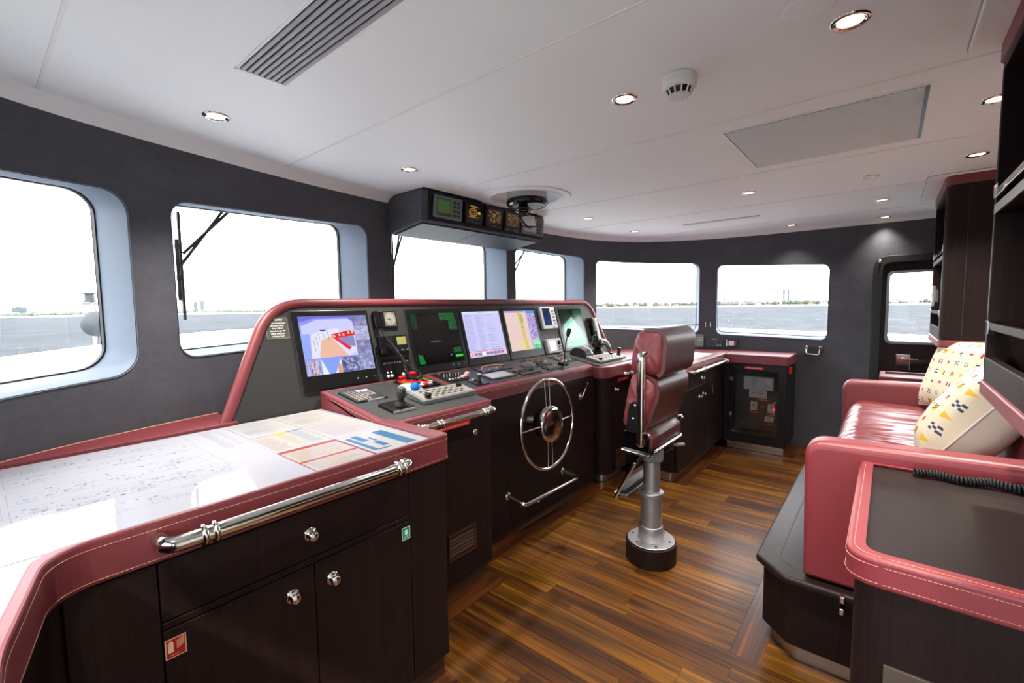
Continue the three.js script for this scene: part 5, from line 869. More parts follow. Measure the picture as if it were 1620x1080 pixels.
// ---------- steering wheel and foot rail ----------
{
  const C = [2.285, 0.715, -1.615], o = thing('steering_wheel', 'polished steel steering wheel with a mirror hub disc on the dark wheel bay', 'steering wheel', C, undefined, true);
  o.rotation.x = -0.05;
  part('rim', new THREE.TorusGeometry(0.277, 0.0115, 14, 96), M.chrome, o);
  part('hub_shell', lathe([[0, -0.06], [0.085, -0.06], [0.09, -0.02], [0.104, 0.0], [0.108, 0.02], [0.104, 0.03]], [0, 0, 0], 'z', 48), M.blackGloss, o);
  part('hub_ring', lathe([[0.108, -0.005], [0.113, 0.0], [0.114, 0.02], [0.11, 0.032], [0.1, 0.034]], [0, 0, 0], 'z', 48), M.chrome, o);
  part('hub_disc', lathe([[0, 0.0415], [0.06, 0.0405], [0.09, 0.038], [0.104, 0.034], [0.104, 0.03]], [0, 0, 0], 'z', 48), M.chrome, o);
  for (const s of [1, -1]) { for (const dx of [-0.02, 0.02]) part('spoke', rod([dx, s * 0.1, 0.005], [dx * 1.2, s * 0.27, 0], 0.0045), M.chrome, o); part('spoke', rod([s * 0.1, 0, 0.005], [s * 0.272, 0, 0], 0.0055), M.chrome, o); }
  part('shaft', cyl(0.035, 0.13, [0, 0, -0.185], 'z', 24), M.steel, o);
  part('indicator_knob', [cyl(0.014, 0.03, [-0.1, 0.02, -0.06], '-x', 16)], M.black, o);
}
{
  const o = thing('foot_rail', 'bent polished steel foot rail below the steering wheel', 'rail', [2.4, 0.235, -1.8]);
  part('bar', pipe([[2.1, 0.262, -1.798], [2.1, 0.235, -1.67], [2.72, 0.225, -1.67], [2.72, 0.243, -1.798]], 0.0135, 0.035), M.chrome, o);
  for (const [x, y] of [[2.1, 0.262], [2.72, 0.243]]) part('flange', lathe([[0, 0], [0.027, 0], [0.026, 0.006], [0.015, 0.012]], [x, y, -1.8], 'z', 24), M.chrome, o);
}
// ---------- helm chair ----------
const wrinkle = (g, amp, f) => { g = g.index ? g.toNonIndexed() : g; const p = g.attributes.position, n = g.attributes.normal; for (let i = 0; i < p.count; i++) { const a = f(p.getX(i), p.getY(i), p.getZ(i)) * amp; p.setXYZ(i, p.getX(i) + n.getX(i) * a, p.getY(i) + n.getY(i) * a, p.getZ(i) + n.getZ(i) * a); } return g; };
// cushion from a (z, y) profile across x, with puckered ends; fine grid so that creases show
function cushionX(profile, x0, x1, bulge, crease) {
  const cl = new THREE.CatmullRomCurve3(profile.map(([z, y]) => V(0, y, z)), true, 'catmullrom', 0.35), N = 72, out = new Tri(), rows = [];
  const c = V(); for (let i = 0; i < N; i++) c.add(cl.getPoint(i / N)); c.divideScalar(N);
  const side = (x, k, e) => { const r = []; for (let i = 0; i < N; i++) { const p = cl.getPoint(i / N).sub(c).multiplyScalar(k).add(c), a = i / N * Math.PI * 2, cr = crease * e * (noise.noise(p.y * 14 + 3, p.z * 40 + p.y * 20, 1.3 + x) * 1.3 + noise.noise(p.y * 45, p.z * 22, 7 + x) * 0.5); r.push([x + (x < (x0 + x1) / 2 ? -1 : 1) * cr, p.y, p.z]); } return r; };
  const w = x1 - x0, b = bulge;
  for (const [f, k, e] of [[-0.012, 0.05, 0.3], [-0.012, 0.35, 0.8], [-0.008, 0.65, 1], [0, 0.85, 0.8], [0.008, 0.95, 0.2], [0.022, 1, 0]]) rows.push(side(x0 + f * b / 0.012 + (f > 0 ? 0 : 0), k, e));
  for (const f of [0.25, 0.5, 0.75]) rows.push(side(x0 + w * f, 1.004, 0));
  for (const [f, k, e] of [[0.022, 1, 0], [0.008, 0.95, 0.2], [0, 0.85, 0.8], [-0.008, 0.65, 1], [-0.012, 0.35, 0.8], [-0.012, 0.05, 0.3]]) rows.push(side(x1 - f * b / 0.012, k, e));
  for (let j = 0; j + 1 < rows.length; j++) for (let i = 0; i < N; i++) { const k = (i + 1) % N; out.quad(rows[j][i], rows[j][k], rows[j + 1][k], rows[j + 1][i]); }
  const g = out.geo(); const idx = toCreasedNormals(g, 0.9); return idx;
}
{
  const B = [2.42, 0, -1.0], o = thing('helm_chair', 'tall burgundy leather helm chair with chrome side tubes on an aluminium pedestal', 'chair', B);
  part('base_block', lathe([[0, 0], [0.138, 0], [0.14, 0.004], [0.14, 0.105], [0.136, 0.112], [0, 0.112]], B, 'y', 48), M.wenge, o);
  const bp = part('base_plate', lathe([[0, 0.112], [0.128, 0.112], [0.13, 0.115], [0.128, 0.121], [0, 0.121]], B, 'y', 48), M.aluminium, o);
  for (let i = 0; i < 6; i++) { const a = i / 6 * 6.283 + 0.4; part('bolt', cyl(0.0075, 0.003, [B[0] + 0.105 * Math.cos(a), 0.1205, B[2] + 0.105 * Math.sin(a)], 'y', 10), M.darkGrey, bp); }
  part('pedestal_cone', lathe([[0.04, 0.12], [0.074, 0.121], [0.066, 0.195], [0.058, 0.2]], B, 'y', 40), M.aluminium, o);
  part('pedestal_tube', lathe([[0.058, 0.18], [0.058, 0.375], [0.056, 0.378]], B, 'y', 40), M.aluminium, o);
  part('collar', lathe([[0.05, 0.372], [0.064, 0.374], [0.067, 0.38], [0.067, 0.394], [0.062, 0.4], [0.045, 0.402]], B, 'y', 40), M.aluminium, o);
  part('pedestal_tube', lathe([[0.046, 0.39], [0.046, 0.62]], B, 'y', 40), M.aluminium, o);
  part('seat_post_head', lathe([[0.04, 0.575], [0.06, 0.577], [0.062, 0.585], [0.062, 0.66], [0, 0.662]], [B[0], 0, B[2]], 'y', 36), M.midGrey, o);
  part('seat_pan', bx(2.22, 2.62, 0.655, 0.69, -1.07, -0.93, 0.006), M.black, o);
  // folded seat cushion under the backrest, its rounded rear towards the camera
  part('seat_cushion', cushionX([[-1.06, 0.69], [-1.062, 0.77], [-1.02, 0.795], [-0.955, 0.795], [-0.915, 0.765], [-0.912, 0.705], [-0.94, 0.69]], 2.215, 2.63, 0.004, 0.001), M.leatherDark, o);
  part('backrest', cushionX([[-1.078, 0.83], [-1.055, 0.97], [-1.033, 1.068], [-1.01, 1.088], [-0.945, 1.084], [-0.898, 1.05], [-0.888, 1.0], [-0.918, 0.9], [-0.95, 0.82], [-1.0, 0.782], [-1.055, 0.79]], 2.203, 2.64, 0.014, 0.006), M.leather, o);
  part('headrest', cushionX([[-1.034, 1.12], [-1.022, 1.23], [-1.0, 1.3], [-0.955, 1.32], [-0.89, 1.318], [-0.858, 1.29], [-0.856, 1.2], [-0.868, 1.11], [-0.9, 1.09], [-0.985, 1.09]], 2.203, 2.64, 0.014, 0.0065), M.leather, o);
  // smooth dark rear shells
  const shell = (n, pts, x0, x1) => { const cv = new THREE.CatmullRomCurve3(pts.map(([z, y]) => V(0, y, z)), false, 'centripetal'), t = new Tri(), N = 30; const q = (i, k) => { const p = cv.getPoint(i / N), g = cv.getTangent(i / N); k -= 0.007; return [0, p.y + g.z * k * -1, p.z + g.y * k]; }; for (let i = 0; i < N; i++) { const a = q(i, 0), b = q(i + 1, 0); t.quad([x0, a[1], a[2]], [x1, a[1], a[2]], [x1, b[1], b[2]], [x0, b[1], b[2]]); const c = q(i, 0.02), d = q(i + 1, 0.02); for (const x of [x0, x1]) t.quad([x, a[1], a[2]], [x, b[1], b[2]], [x, d[1], d[2]], [x, c[1], c[2]]); } return part(n, toCreasedNormals(t.geo(), 0.5), M.leatherDark, o, 'smooth dark leather back shell'); };
  shell('headrest_shell', [[-0.96, 1.324], [-0.888, 1.322], [-0.852, 1.292], [-0.85, 1.2], [-0.862, 1.108], [-0.885, 1.086]], 2.207, 2.636);
  shell('backrest_shell', [[-0.95, 1.09], [-0.893, 1.056], [-0.882, 1.0], [-0.912, 0.9], [-0.944, 0.818], [-0.97, 0.79]], 2.207, 2.636);
  for (const [x, s] of [[2.186, -1], [2.656, 1]]) {
    part('side_tube', pipe([[x, 0.735, -0.962], [x, 1.205, -0.962], [x - s * 0.05, 1.205, -0.925]], 0.0245, 0.04, 16), M.chrome, o);
    part('tube_foot', [new THREE.SphereGeometry(0.024, 18, 12).translate(x, 0.737, -0.962), cyl(0.017, 0.02, [x, 0.78, -0.93], s > 0 ? 'x' : '-x', 18)], M.chrome, o);
    const pl = part('side_plate', slabX([[-0.92, 0.675, 0.006], [-0.92, 0.785, 0.004], [-1.066, 0.785, 0.012], [-1.066, 0.675, 0.012]], Math.min(x - 0.004, x + 0.004) + s * -0.012, Math.max(x - 0.004, x + 0.004) + s * -0.012, 0.002), M.blackGloss, o);
    part('plate_trim', slabX([[-0.916, 0.668, 0], [-0.916, 0.68, 0.003], [-1.068, 0.69, 0.003], [-1.068, 0.678, 0]], x - 0.012, x + 0.008, 0.003), M.chrome, pl);
    const br = part('back_bracket', slabX([[-0.975, 0.785, 0.004], [-0.962, 0.93, 0.02], [-1.0, 0.955, 0.02], [-1.025, 0.93, 0.015], [-1.045, 0.785, 0.004]].map(([z, y, r]) => [z - 0.004, y, r]), x - 0.005 - s * 0.004, x + 0.001 - s * 0.004, 0.002), M.black, o);
    for (const y of [0.86, 0.93]) part('bolt', lathe([[0, 0], [0.008, 0], [0.006, 0.005], [0, 0.006]], [x - s * 0.004 + (s < 0 ? -0.005 : 0.001), y, y > 0.9 ? -0.995 : -1.005], s > 0 ? 'x' : '-x', 14), M.chrome, br);
  }
  part('rear_trim', [tube([[2.22, 0.697, -0.905], [2.62, 0.697, -0.905]], 0.004, 8, 8), tube([[2.22, 0.685, -0.91], [2.62, 0.685, -0.91]], 0.005, 8, 8)], M.chrome, o);
  part('seat_lever', [rod([2.55, 0.635, -0.96], [2.66, 0.62, -0.92], 0.006), rod([2.62, 0.625, -0.935], [2.68, 0.617, -0.912], 0.011)], M.keyGrey, o);
  part('seat_motor', bx(2.5, 2.62, 0.6, 0.66, -1.0, -0.94, 0.02), M.black, o);
  // folding footrest in front
  const fr = part('footrest_panel', slabX([[-0.99, 0.66, 0], [-1.02, 0.66, 0.01], [-1.145, 0.385, 0.01], [-1.125, 0.375, 0.01]], 2.25, 2.6, 0.003), M.blackGloss, o);
  part('footrest_bar', pipe([[2.24, 0.6, -1.02], [2.24, 0.372, -1.14], [2.61, 0.372, -1.14], [2.61, 0.6, -1.02]], 0.009, 0.02), M.chrome, fr);
  part('footrest_tread', bx(2.25, 2.6, 0.395, 0.41, -1.15, -1.07, 0.004), M.steel, fr);
}
// ---------- sofa on its platform, side cabinet, cushions ----------
{
  const o = thing('platform_step', 'dark wood raised step with a shiny edge carrying the burgundy sofa', 'platform', [2.9, 0, 0.1]);
  const pl = (d) => [[2.005 + d, -0.285 + d * 0.6, 0.014], [2.12 + d * 0.5, -0.405 + d, 0.014], [3.97, -0.405 + d, 0], [3.97, 0.89, 0], [2.005 + d, 0.89, 0]];
  part('carcass', prism(pl(0.028), 0.075, 0.345, 0.004), M.wenge, o);
  part('plinth', prism(pl(0.06), 0, 0.076, 0.002), M.steel, o);
  part('top_board', prism(pl(0), 0.335, 0.368, 0.012, [], 3), M.wengeTop, o);
  part('inlay_strip', prism([[2.085, -0.255, 0.02], [2.15, -0.325, 0.02], [3.96, -0.325, 0], [3.96, -0.32, 0], [2.155, -0.32, 0.02], [2.09, -0.25, 0.02]], 0.3675, 0.3688, 0), M.gasket, o);
  for (const y of [0.355, 0.31]) part('catch', bx(1.985, 2.02, y - 0.012, y + 0.012, -0.1, -0.085, 0.003), M.chrome, o);
}
{
  const o = thing('sofa', 'burgundy leather sofa with rounded end panels facing forward at the right', 'sofa', [3.0, 0.368, 0.15]);
  const arm = (x0, x1, top) => slabX([[-0.225, 0.37, 0.02], [-0.235, top, 0.075], [0.6, top + 0.02, 0.05], [0.6, 0.37, 0.02]], x0, x1, 0.03, 5);
  const a1 = part('arm_panel', arm(2.045, 2.165, 0.922), M.leatherLit, o); part('arm_panel', arm(3.9, 4.02, 0.905), M.leather, o);
  part('arm_seam', tube([[2.07, 0.915, -0.15], [2.07, 0.918, 0.0], [2.072, 0.925, 0.3], [2.072, 0.93, 0.5]], 0.0022, 30, 6), M.leatherGloss, a1);
  part('seat_base', bx(2.17, 3.895, 0.37, 0.66, -0.15, 0.55, 0.02), M.leatherLit, o);
  // creased seat
  const nx = 150, nz = 40, t = [], x0 = 2.168, x1 = 3.896, zf = -0.2, zb = 0.42;
  const H = (u, v) => { const x = x0 + (x1 - x0) * u, e = Math.min(u, 1 - u) * (x1 - x0), edge = Math.min(1, e / 0.05), fr = Math.min(1, v / 0.16), rf = Math.sqrt(Math.max(0, 1 - (1 - fr) ** 2)); const c = noise.noise(x * 9, v * 1.2, 0.3) * 0.012 + Math.abs(noise.noise(x * 19 + noise.noise(x * 3, v * 2, 5) * 1.5, v * 0.9, 2)) * -0.014 + noise.noise(x * 44, v * 2.2, 4) * 0.003; return 0.63 + (0.155 + c * (0.4 + 0.6 * fr)) * rf * (0.75 + 0.25 * Math.sqrt(edge)) + 0.015 * Math.sin(Math.PI * u); };
  const tr = new Tri(), pt = (i, j) => { const u = i / nx, v = j / nz; return [x0 + (x1 - x0) * u, H(u, v), zf + (zb - zf) * v + 0.02 * noise.noise(u * 30, 1, v) * (v < 0.2 ? 1 : 0)]; };
  for (let i = 0; i < nx; i++) for (let j = 0; j < nz; j++) tr.quad(pt(i, j), pt(i, j + 1), pt(i + 1, j + 1), pt(i + 1, j));
  for (let i = 0; i < nx; i++) { const a = pt(i, 0), b = pt(i + 1, 0); tr.quad(a, b, [b[0], 0.6, zf + 0.02], [a[0], 0.6, zf + 0.02]); }
  part('seat_cushion', toCreasedNormals(tr.geo(), 1.2), M.leatherGloss, o);
  part('back_cushion', slabX([[0.36, 0.72, 0.02], [0.43, 1.12, 0.06], [0.56, 1.12, 0.04], [0.56, 0.72, 0]], 2.17, 3.895, 0.02, 4), M.leather, o);
}
const flagTex = (big) => canvasTex(768, 768, (k, w, h) => {
  k.fillStyle = '#d8cdb4'; k.fillRect(0, 0, w, h); const R = '#c8222e', B = '#33405e', Y = '#e0b02c', Wt = '#f4f0e6', K = '#3a3a3c', n = big ? 8 : 7, st = w / n, s = st * (big ? 0.5 : 0.42);
  const F = [() => { k.fillStyle = R; k.fillRect(0, 0, s * 0.4, s); k.fillStyle = Wt; k.fillRect(s * 0.4, 0, s * 0.3, s); k.fillStyle = B; k.fillRect(s * 0.7, 0, s * 0.3, s); }, () => { k.fillStyle = Y; k.beginPath(); k.moveTo(0, 0); k.lineTo(s, s * 0.5); k.lineTo(0, s); k.fill(); }, () => { k.fillStyle = B; k.fillRect(0, 0, s, s * 0.3); k.fillRect(0, s * 0.7, s, s * 0.3); }, () => { k.fillStyle = R; k.beginPath(); k.moveTo(s / 2, 0); k.lineTo(s * 0.8, s / 2); k.lineTo(s / 2, s); k.lineTo(s * 0.2, s / 2); k.fill(); }, () => { k.fillStyle = B; k.fillRect(s * 0.38, 0, s * 0.24, s); k.fillRect(0, s * 0.38, s, s * 0.24); }, () => { k.fillStyle = Y; k.fillRect(0, 0, s * 0.5, s); k.fillStyle = B; k.fillRect(s * 0.5, 0, s * 0.2, s); }, () => { for (let i = 0; i < 3; i++) for (let j = 0; j < 3; j++) if ((i + j) % 2 === 0) { k.fillStyle = B; k.fillRect(i * s / 3, j * s / 3, s / 3, s / 3); } }, () => { k.fillStyle = R; k.fillRect(0, s * 0.2, s * 0.8, s * 0.5); }, () => { k.fillStyle = Y; k.fillRect(0, 0, s, s); k.fillStyle = K; for (let i = 0; i < 3; i++) { k.save(); k.beginPath(); k.rect(0, 0, s, s); k.clip(); k.translate(0, i * s * 0.36); k.rotate(-0.5); k.fillRect(-s * 0.2, s * 0.1, s * 1.6, s * 0.15); k.restore(); } }, () => { k.strokeStyle = B; k.lineWidth = s * 0.14; k.strokeRect(s * 0.1, s * 0.1, s * 0.7, s * 0.7); }];
  let q = 0; for (let j = 0; j < n; j++) for (let i = 0; i < n; i++) { k.save(); k.translate(i * st + st * 0.3, j * st + st * 0.3); k.rotate((rnd() - 0.5) * 0.3); F[(q * 3 + j) % F.length](); q++; k.restore(); }
});
function pillow(lab, at, yaw, lean, S, Tk, tex, roll = 0) {
  const o = thing('scatter_cushion', lab, 'cushion', at, 'signal flag cushions on the sofa', true); delete o.userData.group;
  const ord = new THREE.Euler(lean, yaw, roll, 'YXZ'); o.rotation.copy(ord);
  const N = 36, side = (sg) => { const g = new THREE.PlaneGeometry(2, 2, N, N), p = g.attributes.position; for (let i = 0; i < p.count; i++) { const u = p.getX(i), v = p.getY(i), k = (1 - u * u) * (1 - v * v), pin = 1 - 0.075 * (1 - u * u) * Math.abs(v) ** 3 , pin2 = 1 - 0.075 * (1 - v * v) * Math.abs(u) ** 3; const th = Tk * Math.pow(Math.max(0, (1 - u ** 4) * (1 - v ** 4)), 0.55) * (1 + 0.05 * noise.noise(u * 3, v * 3, sg)) + 0.002; p.setXYZ(i, u * S * pin2, S + v * S * pin, sg * th); } if (sg < 0) { const ix = g.index.array; for (let i = 0; i < ix.length; i += 3) { const t = ix[i]; ix[i] = ix[i + 1]; ix[i + 1] = t; } } g.computeVertexNormals(); return g; };
  part('printed_face', side(1), mapped('flags' + lab.length, tex, 0.9), o, 'cream face printed with signal flags', true);
  part('plain_back', side(-1), std('cream' + lab.length, 0xc9c1b2, 0.9), o, 'plain cream back');
  const e = []; for (let i = 0; i < 64; i++) { const f = i / 64 * 4, q = Math.floor(f), r = (f - q) * 2 - 1, [u, v] = [[r, -1], [1, r], [-r, 1], [-1, -r]][q]; e.push([u * S * (1 - 0.075 * (1 - v * v) * Math.abs(u) ** 3), S + v * S * (1 - 0.075 * (1 - u * u) * Math.abs(v) ** 3), 0]); }
  part('piping', tube(e, 0.004, 128, 6, true), M['cream' + lab.length], o);
  return o;
}
pillow('cream cushion printed with small signal flags leaning in the far sofa corner', [3.656, 0.795, 0.273], Math.PI + 0.49, -0.3, 0.222, 0.08, flagTex(false));
pillow('cream signal flag cushion seen edge-on with its plain back showing, nearest on the sofa', [2.62, 0.79, 0.16], Math.PI - 0.14, -0.6, 0.235, 0.125, flagTex(true));
{
  const o = thing('side_cabinet', 'dark wood cabinet with burgundy stitched leather rim at the lower right corner', 'cabinet', [1.65, 0, 0.4]);
  part('carcass', prism([[1.275, -0.04, 0.05], [2.003, -0.04, 0.01], [2.003, 0.89, 0], [1.275, 0.89, 0]], 0.06, 0.81, 0.003), M.wenge, o);
  part('plinth', prism([[1.32, 0.0, 0.04], [2.0, 0.0, 0], [2.0, 0.89, 0], [1.32, 0.89, 0]], 0, 0.061, 0.002), M.wenge, o);
  part('shadow_bead', prism([[1.27, -0.046, 0.052], [2.04, -0.046, 0.01], [2.04, 0.89, 0], [1.27, 0.89, 0]], 0.803, 0.812, 0.002), M.black, o);
  part('leather_rim', prism([[1.258, -0.058, 0.065], [2.04, -0.058, 0.02], [2.04, 0.89, 0], [1.258, 0.89, 0]], 0.81, 0.878, 0.008, [[[1.288, -0.03, 0.05], [2.022, -0.03, 0.02], [2.022, 0.86, 0], [1.288, 0.86, 0]]], 3), M.leatherLit, o);
  part('top_board', prism([[1.285, -0.033, 0.05], [2.024, -0.033, 0.02], [2.024, 0.863, 0], [1.285, 0.863, 0]], 0.85, 0.87, 0), M.wengeTop, o);
  const rc = [[1.258, -0.058, 0.065], [2.04, -0.058, 0.0], [2.04, 0.7, 0], [1.258, 0.7, 0]], keep = (g) => { g.computeBoundingBox(); const q = g.boundingBox; return q.min.x < 1.99 && q.max.z < 0.69; };
  part('stitching', [...[0.862, 0.823].flatMap((y) => [...stitchPath(rc, y, 0.0008, 0, 1), ...stitchPath(rc, y, -0.0008, 0, 1)]), ...stitchPath([[1.273, -0.043, 0.055], [2.04, -0.043, 0], [2.04, 0.7, 0], [1.273, 0.7, 0]], 0.8783, 0, 0, 1)].filter(keep), M.stitch, o);
  std('brownPlate', 0x4d4238, 0.5); part('cover_plate', bx(1.268, 1.276, 0.5, 0.632, 0.02, 0.16, 0.002), M.brownPlate, o);
}
{
  const o = thing('coiled_cord', 'black coiled telephone cord lying along the back of the side cabinet top', 'cord', [2.0, 0.87, 0.25]);
  part('coil', coil([[1.975, 0.885, 0.085], [1.985, 0.886, 0.14], [1.97, 0.884, 0.2], [1.985, 0.887, 0.26], [1.975, 0.885, 0.32], [1.99, 0.886, 0.38], [1.98, 0.886, 0.46]], 0.0105, 46, 0.0042, 16), M.rubber, o);
  part('straight_end', tube([[1.98, 0.888, 0.46], [1.97, 0.876, 0.52], [1.98, 0.875, 0.6]], 0.004, 16, 6), M.rubber, o);
}
{
  const o = thing('side_table', 'small leather edged table with a pale top behind the far sofa arm by the door', 'table', [4.55, 0, 0.25]);
  part('leather_rim', prism([[4.36, -0.04, 0.02], [4.72, -0.04, 0.02], [4.72, 0.6, 0], [4.36, 0.6, 0]], 0.83, 0.89, 0.005, [[[4.385, -0.012, 0.01], [4.695, -0.012, 0.01], [4.695, 0.58, 0], [4.385, 0.58, 0]]]), M.leather, o);
  part('table_top', bx(4.38, 4.7, 0.85, 0.872, -0.015, 0.585, 0), M.tableWhite, o);
  part('carcass', bx(4.38, 4.7, 0.0, 0.832, -0.01, 0.58, 0.004), M.wenge, o);
}
// ---------- hanging shelf units over the sofa ----------
function shelfUnit(lab, x0, x1, z0, round, endX) {
  const o = thing('hanging_shelf_unit', lab, 'shelf unit', [(x0 + x1) / 2, 1.17, 0.5]);
  const band = (n, y0, y1, g) => part(n, prism([[x0 - g, z0 - g, round], [x1 + g, z0 - g, 0.01], [x1 + g, 0.89, 0], [x0 - g, 0.89, 0]], y0, y1, 0.006), M.leather, o);
  band('leather_band', 1.168, 1.212, 0.006); band('leather_band', 2.125, 2.186, 0.006);
  const fr = (y0, y1) => part('shelf_board', prism([[x0, z0, round], [x1, z0, 0.01], [x1, 0.89, 0], [x0, 0.89, 0]], y0, y1, 0.002), M.wengeX, o);
  fr(1.21, 1.235); part('shelf_board', bx(x0 + 0.02, x1 - 0.02, 1.7, 1.722, z0 + 0.003, 0.85, 0.002), M.wengeX, o); fr(2.105, 2.126);
  part('front_ledge', bx(x0 + round, x1, 1.23, 1.282, z0, z0 + 0.02, 0.003), M.wengeX, o);
  part('side_panel', round > 0.02 ? prism([[x0, z0, round], [x0 + 0.05, z0, 0], [x0 + 0.05, z0 + 0.05, 0], [x0 + 0.022, 0.3, 0], [x0 + 0.022, 0.89, 0], [x0, 0.89, 0]], 1.23, 2.11, 0.002) : bx(x0, x0 + 0.022, 1.23, 2.11, z0, 0.89, 0.002), M.wenge, o);
  part('side_panel', bx(x1 - 0.022, x1, 1.23, 2.11, z0, 0.89, 0.003), M.wenge, o);
  part('back_board', bx(x0 + 0.02, x1 - 0.02, 1.23, 2.11, 0.84, 0.88, 0.002), M.wenge, o);
  if (round > 0.02) part('panel_joint', bx(x0 - 0.0015, x0 + 0.002, 1.236, 2.105, 0.331, 0.335, 0), M.gasket, o);
  for (const y of [1.372, 1.765]) {
    const r = part('fiddle_rail', bx(x0 + 0.04, x1 - 0.03, y - 0.011, y + 0.011, z0 + 0.004, z0 + 0.016, 0.003), y > 1.5 ? M.chrome : M.wengeX, o);
    for (const x of [x0 + 0.04, x1 - 0.03]) part('rail_bracket', [bx(x - 0.022, x + 0.02, y - 0.022, y + 0.018, z0 - 0.004, z0 + 0.022, 0.003)], M.chrome, r);
  }
  part('shelf_edge_trim', bx(x0 + 0.03, x1 - 0.02, 1.698, 1.724, z0 - 0.002, z0 + 0.004, 0.001), M.steel, o);
  return o;
}
{
  const a = shelfUnit('dark wood hanging shelf unit with rails and burgundy bands, nearest at the right edge', 0.95, 1.95, 0.225, 0.012);
  part('divider', bx(1.44, 1.462, 1.235, 1.7, 0.24, 0.85, 0.002), M.wenge, a); part('divider_edge', bx(1.436, 1.466, 1.235, 1.7, 0.232, 0.24, 0.001), M.steel, a);
  shelfUnit('dark wood hanging shelf unit with a rounded corner beside the side door', 3.74, 4.55, 0.235, 0.06);
}
{
  const o = thing('wall_telephone', 'white telephone handset hanging on the far shelf unit beside the side door', 'telephone', [4.0, 1.42, 0.24]);
  part('handset', slabX([[0.222, 1.415, 0.01], [0.226, 1.54, 0.012], [0.205, 1.55, 0.01], [0.21, 1.48, 0.01], [0.2, 1.41, 0.01]], 3.93, 3.98, 0.008, 3), M.whitePlastic, o);
  part('rest', bx(3.925, 3.985, 1.44, 1.52, 0.22, 0.236, 0.004), M.lightGrey, o); 
}
// wall fittings on the starboard side
{
  const o = thing('drop_handle', 'folding chrome drop handle on the dark wall right of the side window', 'handle', [5.3, 0.955, -0.56]);
  part('back_plate', slabX([[-0.62, 0.945, 0.01], [-0.61, 1.015, 0.01], [-0.505, 1.015, 0.01], [-0.495, 0.945, 0.01]], 5.285, 5.299, 0.003), M.black, o);
  part('bail', pipe([[5.285, 1.0, -0.615], [5.27, 0.945, -0.61], [5.27, 0.94, -0.51], [5.285, 1.0, -0.5]], 0.008, 0.015), M.chrome, o);
  for (const z of [-0.618, -0.498]) part('lug', bx(5.275, 5.299, 0.99, 1.025, z - 0.014, z + 0.014, 0.005), M.chrome, o);
}
const wallBox = (name, lab, cat, s, y, w, h, build) => { const [x, z] = W(s, -0.001), [x2, z2] = W(s, -1), o = thing(name, lab, cat, [x, y, z], undefined, true); o.rotation.y = Math.atan2(x2 - x, z2 - z); build(o, w, h); return o; };
const sStar = sAt(5.237, -1.48);
wallBox('wall_instrument', 'grey wall instrument with a green display just right of the headrest', 'instrument', sAt(5.178, -1.638), 0.975, 0.15, 0.14, (o, w, h) => { part('case', slabZ(rect(-w / 2, w / 2, 0, h, 0.008), 0, 0.03, 0.005), M.midGrey, o); std('greenLcd', 0x6f9a5c, 0.3, 0, { emissive: 0x6fa050, emissiveIntensity: 0.25 }); part('display_screen', bx(-w / 2 + 0.015, -0.005, 0.03, h - 0.02, 0.029, 0.032, 0.001), M.greenLcd, o); for (let i = 0; i < 4; i++) for (let j = 0; j < 3; j++) part('key', bx(0.008 + j * 0.02, 0.022 + j * 0.02, 0.025 + i * 0.025, 0.038 + i * 0.025, 0.029, 0.034, 0.001), M.lightGrey, o); });
wallBox('wall_instrument', 'dark blue wall radio panel in the middle below the pillar', 'instrument', sAt(5.237, -1.47), 0.98, 0.17, 0.1, (o, w, h) => { std('navy', 0x2a3348, 0.4); part('case', slabZ(rect(-w / 2, w / 2, 0, h, 0.006), 0, 0.02, 0.004), M.navy, o); part('display_screen', bx(-w / 2 + 0.02, 0.015, 0.02, h - 0.02, 0.019, 0.022, 0.001), M.darkGrey, o); part('name_strip', bx(-0.02, 0.03, h - 0.018, h - 0.01, 0.019, 0.0215, 0), M.lightGrey, o); part('knob', lathe([[0, 0], [0.013, 0], [0.011, 0.012], [0, 0.012]], [0.05, 0.055, 0.02], 'z', 18), M.black, o); for (const x of [0.03, 0.05, 0.07]) part('button', bx(x - 0.006, x + 0.006, 0.014, 0.022, 0.019, 0.024, 0.001), M.lightGrey, o); });
wallBox('wall_socket', 'small white and dark socket unit right of the blue wall panel', 'socket', sAt(5.275, -1.3), 0.98, 0.12, 0.08, (o) => { part('back_plate', slabZ(rect(-0.06, 0.06, 0, 0.085, 0.006), 0, 0.012, 0.003), M.black, o); part('cover', slabZ(rect(-0.025, 0.028, 0.02, 0.07, 0.004), 0.012, 0.022, 0.003), M.whitePlastic, o); part('hinge_pin', bx(-0.052, -0.036, 0.01, 0.08, 0.01, 0.026, 0.005), M.chrome, o); part('jack', bx(0.036, 0.046, 0.01, 0.05, 0.01, 0.024, 0.003), M.red, o); });
wallBox('curtain_hook', 'two small chrome hooks on the pillar with a thin black reading lamp arm', 'hook', sAt(5.212, -1.535), 1.2, 0, 0, (o) => { for (const x of [-0.02, 0.03]) part('hook', [bx(x - 0.004, x + 0.004, -0.005, 0.05, 0, 0.012, 0.003), new THREE.SphereGeometry(0.007, 12, 8).translate(x, 0.02, 0.014)], M.chrome, o); part('lamp_arm', tube([[-0.02, 0.028, 0.012], [-0.1, 0.026, 0.06], [-0.2, 0.018, 0.1], [-0.3, 0.0, 0.12]], 0.0035, 30, 6), M.black, o); });
